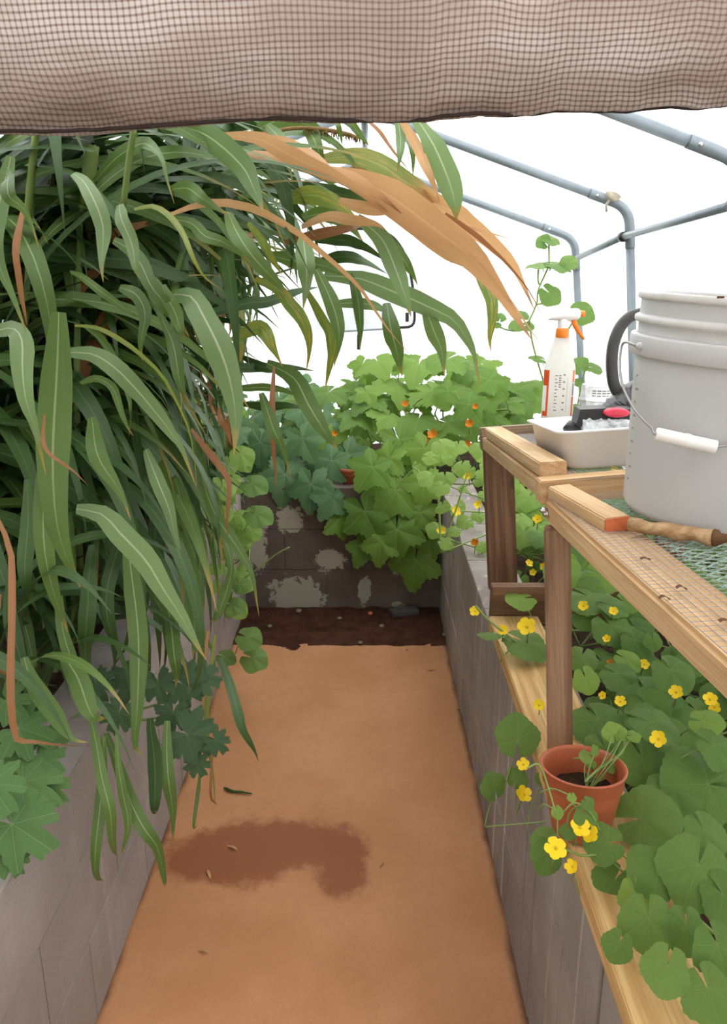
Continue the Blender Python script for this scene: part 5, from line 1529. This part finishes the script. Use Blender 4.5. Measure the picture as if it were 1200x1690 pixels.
for px, py, rp_, Y, vn, m_ in [(917, 1400, 19, .98, mB, 0), (957, 1366, 17, .99, mB, 1), (974, 1376, 15, .99, mB, 2), (945, 1431, 12, .97, mB, 2), (864, 1262, 11, 1.31, mB, 1), (864, 1311, 14, 1.30, mB, 1), (890, 1164, 10, 1.45, mB, 1),
                               (870, 1035, 16, 1.70, mB, 1), (830, 1041, 9, 1.72, mB, 2), (784, 1009, 9, 1.95, mE, 1), (1087, 1220, 14, 1.22, mC, 1), (1024, 1158, 10, 1.38, mC, 1), (1116, 1143, 12, 1.42, mC, 1), (1172, 1155, 12, 1.35, mC, 1), (1063, 1097, 9, 1.6, mC, 1), (1002, 1055, 7, 1.66, mC, 2),
                               (1012, 1009, 8, 1.75, mC, 1), (963, 1000, 9, 1.80, mD, 1), (995, 1148, 7, 1.45, mC, 1), (887, 857, 8, 2.2, mD, 1), (905, 895, 8, 2.3, mD, 1), (944, 925, 9, 2.1, mD, 1), (873, 930, 7, 2.2, mD, 1), (898, 935, 7, 2.2, mD, 1), (880, 945, 6, 2.2, mD, 1),
                               (752, 844, 9, 2.6, mE, 1), (728, 876, 8, 2.55, mE, 1), (772, 785, 8, 2.65, mE, 1), (784, 898, 7, 2.4, mE, 9), (789, 833, 7, 2.7, mE, 1), (1185, 1598, 10, .83, mA, 1), (1178, 1560, 7, .83, mA, 2), (1008, 1095, 6, 1.6, mC, 9), (1180, 1168, 10, 1.34, mC, 1)]:
    p = at(px, py, Y=Y); vn.flower(p, rp_ * (p - CAM).dot(_fw) / F, m_)
# tendrils and stems that show singly
mB.tendril([at(x, y, t=1.06) for x, y in ((870, 1268), (890, 1262), (905, 1300), (918, 1345))], 0.0014)
mB.tendril([at(x, y, Y=1.0) for x, y in ((920, 1345), (922, 1385), (940, 1420), (958, 1480), (975, 1530))], 0.0012)
mB.tendril([at(x, y, Y=1.0) for x, y in ((930, 1340), (948, 1325), (972, 1338), (990, 1370))], 0.0012)
mB.tendril([at(x, y, Y=.99) for x, y in ((925, 1398), (960, 1412), (995, 1412), (1030, 1440), (1058, 1455))], 0.0020)
mB.tendril([at(x, y, Y=1.72) for x, y in ((785, 1000), (805, 1022), (840, 1050), (880, 1080))], 0.003)
# filling leaves of the bed
for i in range(420):
    Y = lr.uniform(0.65, 3.35); X = lr.uniform(0.54, 1.3)
    z = 0.60 + 0.10 * lr.random() + 0.10 * max(0, nz(X, Y, 0, 3)) + (0.10 * lr.random() if Y > 1.8 else 0)
    c = V((X, Y, z)); px, py, _ = proj(c)
    if not (-100 < px < 1320 and 500 < py < 1750): continue
    if (V((X, Y)) - V((pc.x, pc.y))).length < 0.14 or (Y < 1.1 and X < .62): continue
    vn = mA if Y < 1.2 else mC if Y < 1.75 and X > .5 else mD if Y < 2.5 and X < 0.85 else mF if X >= 0.75 else mE if Y > 2.5 else mD
    vn.leaf(c, lr.uniform(0.036, 0.066), petiole=0.09, mat=None)
    if lr.random() < 0.03: vn.flower(c + V((0, -.03, .05)), 0.013, 1)
# climbing leaves of the bright vine left of the far leg, and plants behind the bench seen under it
for i in range(34):
    px, py = lr.uniform(700, 800), lr.uniform(735, 905)
    if px < 720 and py > 800: continue
    p = at(px, py, Y=lr.uniform(2.45, 3.0)); mE.leaf(p, lr.uniform(0.022, 0.045), V((lr.gauss(-.1, .3), -.5, .8)), V((lr.uniform(-1, 1), -.3, -.3)), 'melon_lt', 0.05)
for i in range(26):
    p = at(lr.uniform(852, 945), lr.uniform(790, 980), Y=lr.uniform(2.3, 3.1)); mD.leaf(p, lr.uniform(0.028, 0.05), None, None, lr.choice(['melon_lt', 'melon']), 0.06)
mB.nodes = mB.nodes[:4]
for vn in (mA, mB, mC, mD, mE, mF): vn.finish(0.0028 if vn is not mB else 0.0014)

# ---- seedling in the pot
sd = Vine('melon_seedling', tuple(pc + V((0, 0, hH * 0.66))), 'pale young seedling growing in the terracotta pot', 'seedling', None, ['melon_lt'])
s0 = pc + V((0.004, -0.005, hH * 0.66))
tz_ = (pc - CAM).dot(_fw)
for px, py, r, n, tip in ((1012, 1210, 20, (0, -.9, .3), (-.3, 0, 1)), (1030, 1212, 13, (.3, -.6, .4), (.6, 0, .6)), (1045, 1214, 15, (0, -.2, 1), (1, 0, 0)), (968, 1248, 14, (0, -.3, 1), (-1, 0, .1)), (983, 1240, 12, (.5, -.6, .3), (0, 0, 1)), (1006, 1266, 12, (0, -.5, .8), (1, 0, .3)), (976, 1262, 10, (-.4, -.6, .4), (-.3, 0, .8))):
    p = at(px, py, t=tz_ - 0.0)
    sd.leaf(p, r * tz_ / F, V(n), V(tip), 'melon_lt', 0.015)
    sd.st.tube(catmull([s0, (s0 + p) / 2 + V((0.006 if px > 1000 else -.004, 0, 0.004)), p], 8), 0.0011, 6)
sd.st.tube(catmull([at(966, 1291, t=tz_ - .05), at(985, 1272, t=tz_ - .02), at(1000, 1262, t=tz_), at(1028, 1240, t=tz_), at(1030, 1218, t=tz_)], 12), 0.0022, 6)
sd.finish(0.001)

# ---- squash plants of the back planter
BG = 'squash plants in the back planter'
q1 = Vine('squash_plant', (-0.35, 3.75, 0.53), 'squash plant with bluish green leaves left of centre on the back wall', 'squash plant', BG, ['squash_blue'])
q2 = Vine('squash_plant', (-0.02, 3.85, 0.53), 'squash plant trailing lobed leaves down the middle of the back wall', 'squash plant', BG, ['squash'])
q3 = Vine('squash_plant', (0.35, 4.0, 0.53), 'tall bright squash plant at the right of the back planter', 'squash plant', BG, ['squash'])
q4 = Vine('squash_plant', (0.75, 4.2, 0.53), 'squash plant behind the spray bottle against the end sheet', 'squash plant', BG, ['squash'])
q5 = Vine('squash_plant', (-0.7, 3.9, 0.53), 'squash plant behind the tall grass at the left of the back planter', 'squash plant', BG, ['squash', 'squash_blue'])
SQ = [(502, 728, 36, 3.5, q1), (470, 790, 42, 3.45, q1), (545, 765, 38, 3.5, q1), (513, 805, 40, 3.4, q1), (545, 825, 34, 3.38, q1), (575, 755, 36, 3.55, q1), (430, 735, 34, 3.6, q1), (505, 770, 36, 3.55, q1), (455, 745, 32, 3.6, q1), (440, 820, 40, 3.5, q1),
      (612, 775, 36, 3.35, q2), (650, 815, 46, 3.38, q2), (605, 850, 44, 3.36, q2), (655, 880, 44, 3.33, q2), (690, 850, 36, 3.36, q2), (630, 900, 34, 3.32, q2), (685, 930, 44, 3.36, q2), (600, 905, 30, 3.37, q2), (700, 800, 38, 3.4, q2), (640, 760, 34, 3.45, q2), (660, 730, 36, 3.55, q2), (700, 745, 34, 3.5, q2), (710, 890, 34, 3.38, q2), (560, 860, 30, 3.38, q2),
      (625, 600, 40, 4.0, q3), (690, 606, 44, 4.0, q3), (735, 597, 44, 4.0, q3), (775, 612, 42, 4.1, q3), (655, 640, 42, 3.9, q3), (705, 650, 44, 3.85, q3), (750, 645, 44, 3.9, q3), (610, 660, 36, 3.8, q3), (590, 690, 36, 3.75, q3), (640, 690, 36, 3.7, q3), (690, 695, 38, 3.7, q3), (740, 700, 36, 3.7, q3), (785, 660, 40, 4.0, q3), (590, 640, 30, 4.1, q3), (775, 700, 34, 3.8, q3),
      (815, 625, 40, 4.2, q4), (850, 648, 40, 4.2, q4), (870, 668, 36, 4.1, q4), (830, 670, 40, 4.0, q4), (880, 640, 30, 4.3, q4), (810, 690, 34, 3.9, q4), (860, 690, 30, 4.0, q4), (800, 605, 28, 4.3, q4),
      (480, 662, 36, 3.9, q5), (540, 652, 40, 3.95, q5), (500, 690, 34, 3.8, q5), (560, 700, 34, 3.8, q5), (440, 680, 34, 3.9, q5), (400, 720, 36, 3.8, q5), (350, 700, 36, 3.9, q5), (300, 690, 36, 3.9, q5), (380, 660, 30, 4.0, q5), (400, 770, 34, 3.7, q5), (360, 760, 34, 3.8, q5), (535, 725, 32, 3.7, q5)]
for px, py, rp_, Y, vn in SQ:
    p = at(px, py, Y=Y); top = py < 720
    n = V((lr.gauss(0, .25), -.35, 1)) if top else V((lr.gauss(0, .25), -1, .55))
    if 600 < px < 720 and py > 780: n = V((lr.gauss(0, .2), -1, .45))
    vn.leaf(p, rp_ * 1.12 * (p - CAM).dot(_fw) / F, n, V((lr.uniform(-.7, .7), -.6 if top else -.2, -.3 if top else -1)), None, petiole=0.22 if top else 0.12)
for i in range(95):
    X = lr.uniform(-.95, 1.05); Y = lr.uniform(3.6, 4.55); z = lr.uniform(0.62, 0.95 if X < -.1 else 1.10)
    vn = q5 if X < -.5 else q1 if X < -.15 else q2 if X < .15 else q3 if X < .55 else q4
    vn.leaf(V((X, Y, z)), lr.uniform(.07, .12), None, None, None, 0.2)
for px, py, r, m_ in ((668, 668, 8, 9), (715, 720, 12, 9), (700, 730, 12, 9), (770, 735, 11, 9), (688, 838, 9, 9), (690, 868, 10, 9), (640, 725, 9, 9), (785, 672, 7, 9), (552, 716, 7, 9), (775, 700, 10, 9)):
    p = at(px, py, Y=3.42 if py > 780 else 3.6); (q3 if py < 780 else q2).flower(p, r * 0.75 * 3.6 / F, m_)
for vn in (q1, q2, q3, q4, q5): vn.finish(0.006)

# ---- small melon leaves at the left of the path end
lv = Vine('melon_vine', (-0.68, 2.75, 0.55), 'pale melon vine spilling over the left wall behind the tall grass', 'vine', None, ['melon_lt'])
for i in range(58):
    px, py = lr.uniform(345, 440), lr.uniform(745, 1010)
    if px > 420 and py > 860 or px > 405 and py > 930: continue
    p = at(px, py, Y=lr.uniform(2.45, 3.0))
    if p.x > PXL + .16: continue
    lv.leaf(p, lr.uniform(.022, .055), V((lr.gauss(.1, .3), -.6, .8)), V((lr.uniform(-.4, 1), -.2, -.5)), 'melon_lt', 0.06)
for px, py, r in ((410, 1053, 26), (418, 1088, 27), (398, 965, 20), (385, 1000, 22), (372, 1085, 20), (425, 850, 30), (418, 800, 28)):
    p = at(px, py, Y=2.55); lv.leaf(p, r * (p - CAM).dot(_fw) / F, V((.1, -.5, .9)), V((.8, -.2, -.3)), 'melon', 0.08)
lv.tendril([at(x, y, Y=2.6) for x, y in ((395, 960), (430, 935), (455, 915), (478, 903))], 0.003)
lv.finish(0.003)

# ---- watermelon leaves, lower left
w1 = Vine('watermelon_vine', (-0.72, 1.05, 0.56), 'watermelon vine with deeply lobed leaves over the near left wall', 'vine', 'watermelon vines', ['water'])
for px, py, r, Z, n, tip in ((15, 1160, 42, .84, (.1, -.7, .7), (.5, 0, -.6)), (38, 1205, 58, .80, (.1, -.5, .85), (1, -.2, 0)), (45, 1295, 66, .74, (.1, -.5, .85), (.8, -.4, -.2)), (28, 1366, 76, .70, (.2, -.6, .8), (.9, -.3, -.3)), (80, 1300, 40, .72, (.2, -.6, .7), (.6, 0, -.8)), (18, 1418, 34, .66, (.3, -.7, .6), (.4, 0, -1)), (72, 1256, 40, .76, (0, -.5, .9), (.7, -.4, 0)), (-12, 1300, 60, .78, (.1, -.5, .9), (.5, -.5, 0)), (20, 1255, 44, .76, (0, -.5, .9), (.3, -.7, 0)), (90, 1215, 26, .73, (.2, -.5, .9), (.8, -.2, 0))):
    p = at(px, py, Z=Z)
    w1.leaf(p, r * (p - CAM).dot(_fw) / F, V(n), V(tip), 'water', 0.06)
w1.tendril([at(x, y, Z=.72) for x, y in ((-10, 1322), (20, 1320), (40, 1318))], 0.003)
w1.finish(0.003)
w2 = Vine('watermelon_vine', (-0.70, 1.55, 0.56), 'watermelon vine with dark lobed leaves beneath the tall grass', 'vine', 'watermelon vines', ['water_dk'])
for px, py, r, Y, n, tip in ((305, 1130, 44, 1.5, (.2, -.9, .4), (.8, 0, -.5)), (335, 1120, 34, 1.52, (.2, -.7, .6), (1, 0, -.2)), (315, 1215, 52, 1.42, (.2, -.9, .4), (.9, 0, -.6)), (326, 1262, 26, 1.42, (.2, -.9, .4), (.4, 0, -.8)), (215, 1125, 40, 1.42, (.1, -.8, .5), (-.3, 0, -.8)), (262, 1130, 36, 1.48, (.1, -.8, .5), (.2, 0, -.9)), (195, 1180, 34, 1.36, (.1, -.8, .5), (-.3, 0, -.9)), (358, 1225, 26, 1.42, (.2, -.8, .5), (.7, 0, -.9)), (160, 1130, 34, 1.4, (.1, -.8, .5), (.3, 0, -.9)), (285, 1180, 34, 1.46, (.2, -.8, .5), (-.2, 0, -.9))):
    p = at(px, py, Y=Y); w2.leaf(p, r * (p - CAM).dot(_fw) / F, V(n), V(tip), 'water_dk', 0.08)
w2.finish(0.003)

# ---- vine climbing the far pipe
cv = Vine('climbing_vine', (1.16, 4.4, 0.53), 'thin vine climbing beside the far grey pipe above the spray bottle', 'vine', None, ['melon'])
YV = 4.0
for px, py, r, n, tip in ((897, 399, 13, (-.3, -1, .3), (-.7, 0, .6)), (908, 396, 17, (.1, -.5, .8), (.9, 0, -.2)), (890, 438, 22, (0, -.25, 1), (-1, 0, 0)), (918, 438, 26, (.1, -.3, .9), (.9, -.1, -.2)), (938, 434, 17, (-.3, -.6, .5), (.6, 0, .6)), (908, 486, 22, (.1, -1, .5), (.6, 0, -.7)), (960, 518, 22, (-.2, -1, .4), (.5, 0, .8)), (862, 520, 13, (0, -.5, .8), (.5, 0, .3)), (853, 537, 14, (0, -.6, .8), (-.8, 0, -.3)), (872, 538, 11, (0, -.6, .7), (.8, 0, -.2)), (816, 525, 10, (.2, -.9, .5), (-.3, 0, .8)), (827, 524, 9, (0, -.8, .5), (.3, 0, .8)), (820, 536, 8, (0, -.6, .7), (.6, 0, -.4)),
                          (955, 603, 17, (-.4, -.8, .5), (-.4, 0, .7)), (979, 607, 18, (.1, -.4, .9), (1, 0, .1)), (956, 631, 14, (0, -.4, .9), (-.8, 0, -.3)), (952, 672, 12, (0, -.3, .9), (.6, 0, 0)), (888, 592, 16, (.2, -.3, .8), (-.7, 0, .2))):
    p = at(px, py, Y=YV if px < 945 else 3.9); cv.leaf(p, r * 1.1 * (p - CAM).dot(_fw) / F, V(n), V(tip), 'melon', 0.03)
for pl in ([(906, 402), (906, 436), (900, 452), (888, 480), (886, 500), (874, 528), (862, 545), (840, 545), (825, 540)], [(886, 502), (900, 500), (908, 492)], [(889, 440), (888, 460), (890, 470)], [(874, 528), (880, 570), (900, 640), (915, 700)], [(962, 625), (966, 612), (972, 605)], [(962, 625), (955, 660), (950, 700)], [(952, 520), (930, 560), (920, 600)]):
    cv.st.tube(catmull([at(x, y, Y=YV + 0.01) for x, y in pl], 24), 0.0045, 6)
cv.nodes = []
cv.st.obj('stem', M['stem'], cv.e)['kind'] = 'stuff'
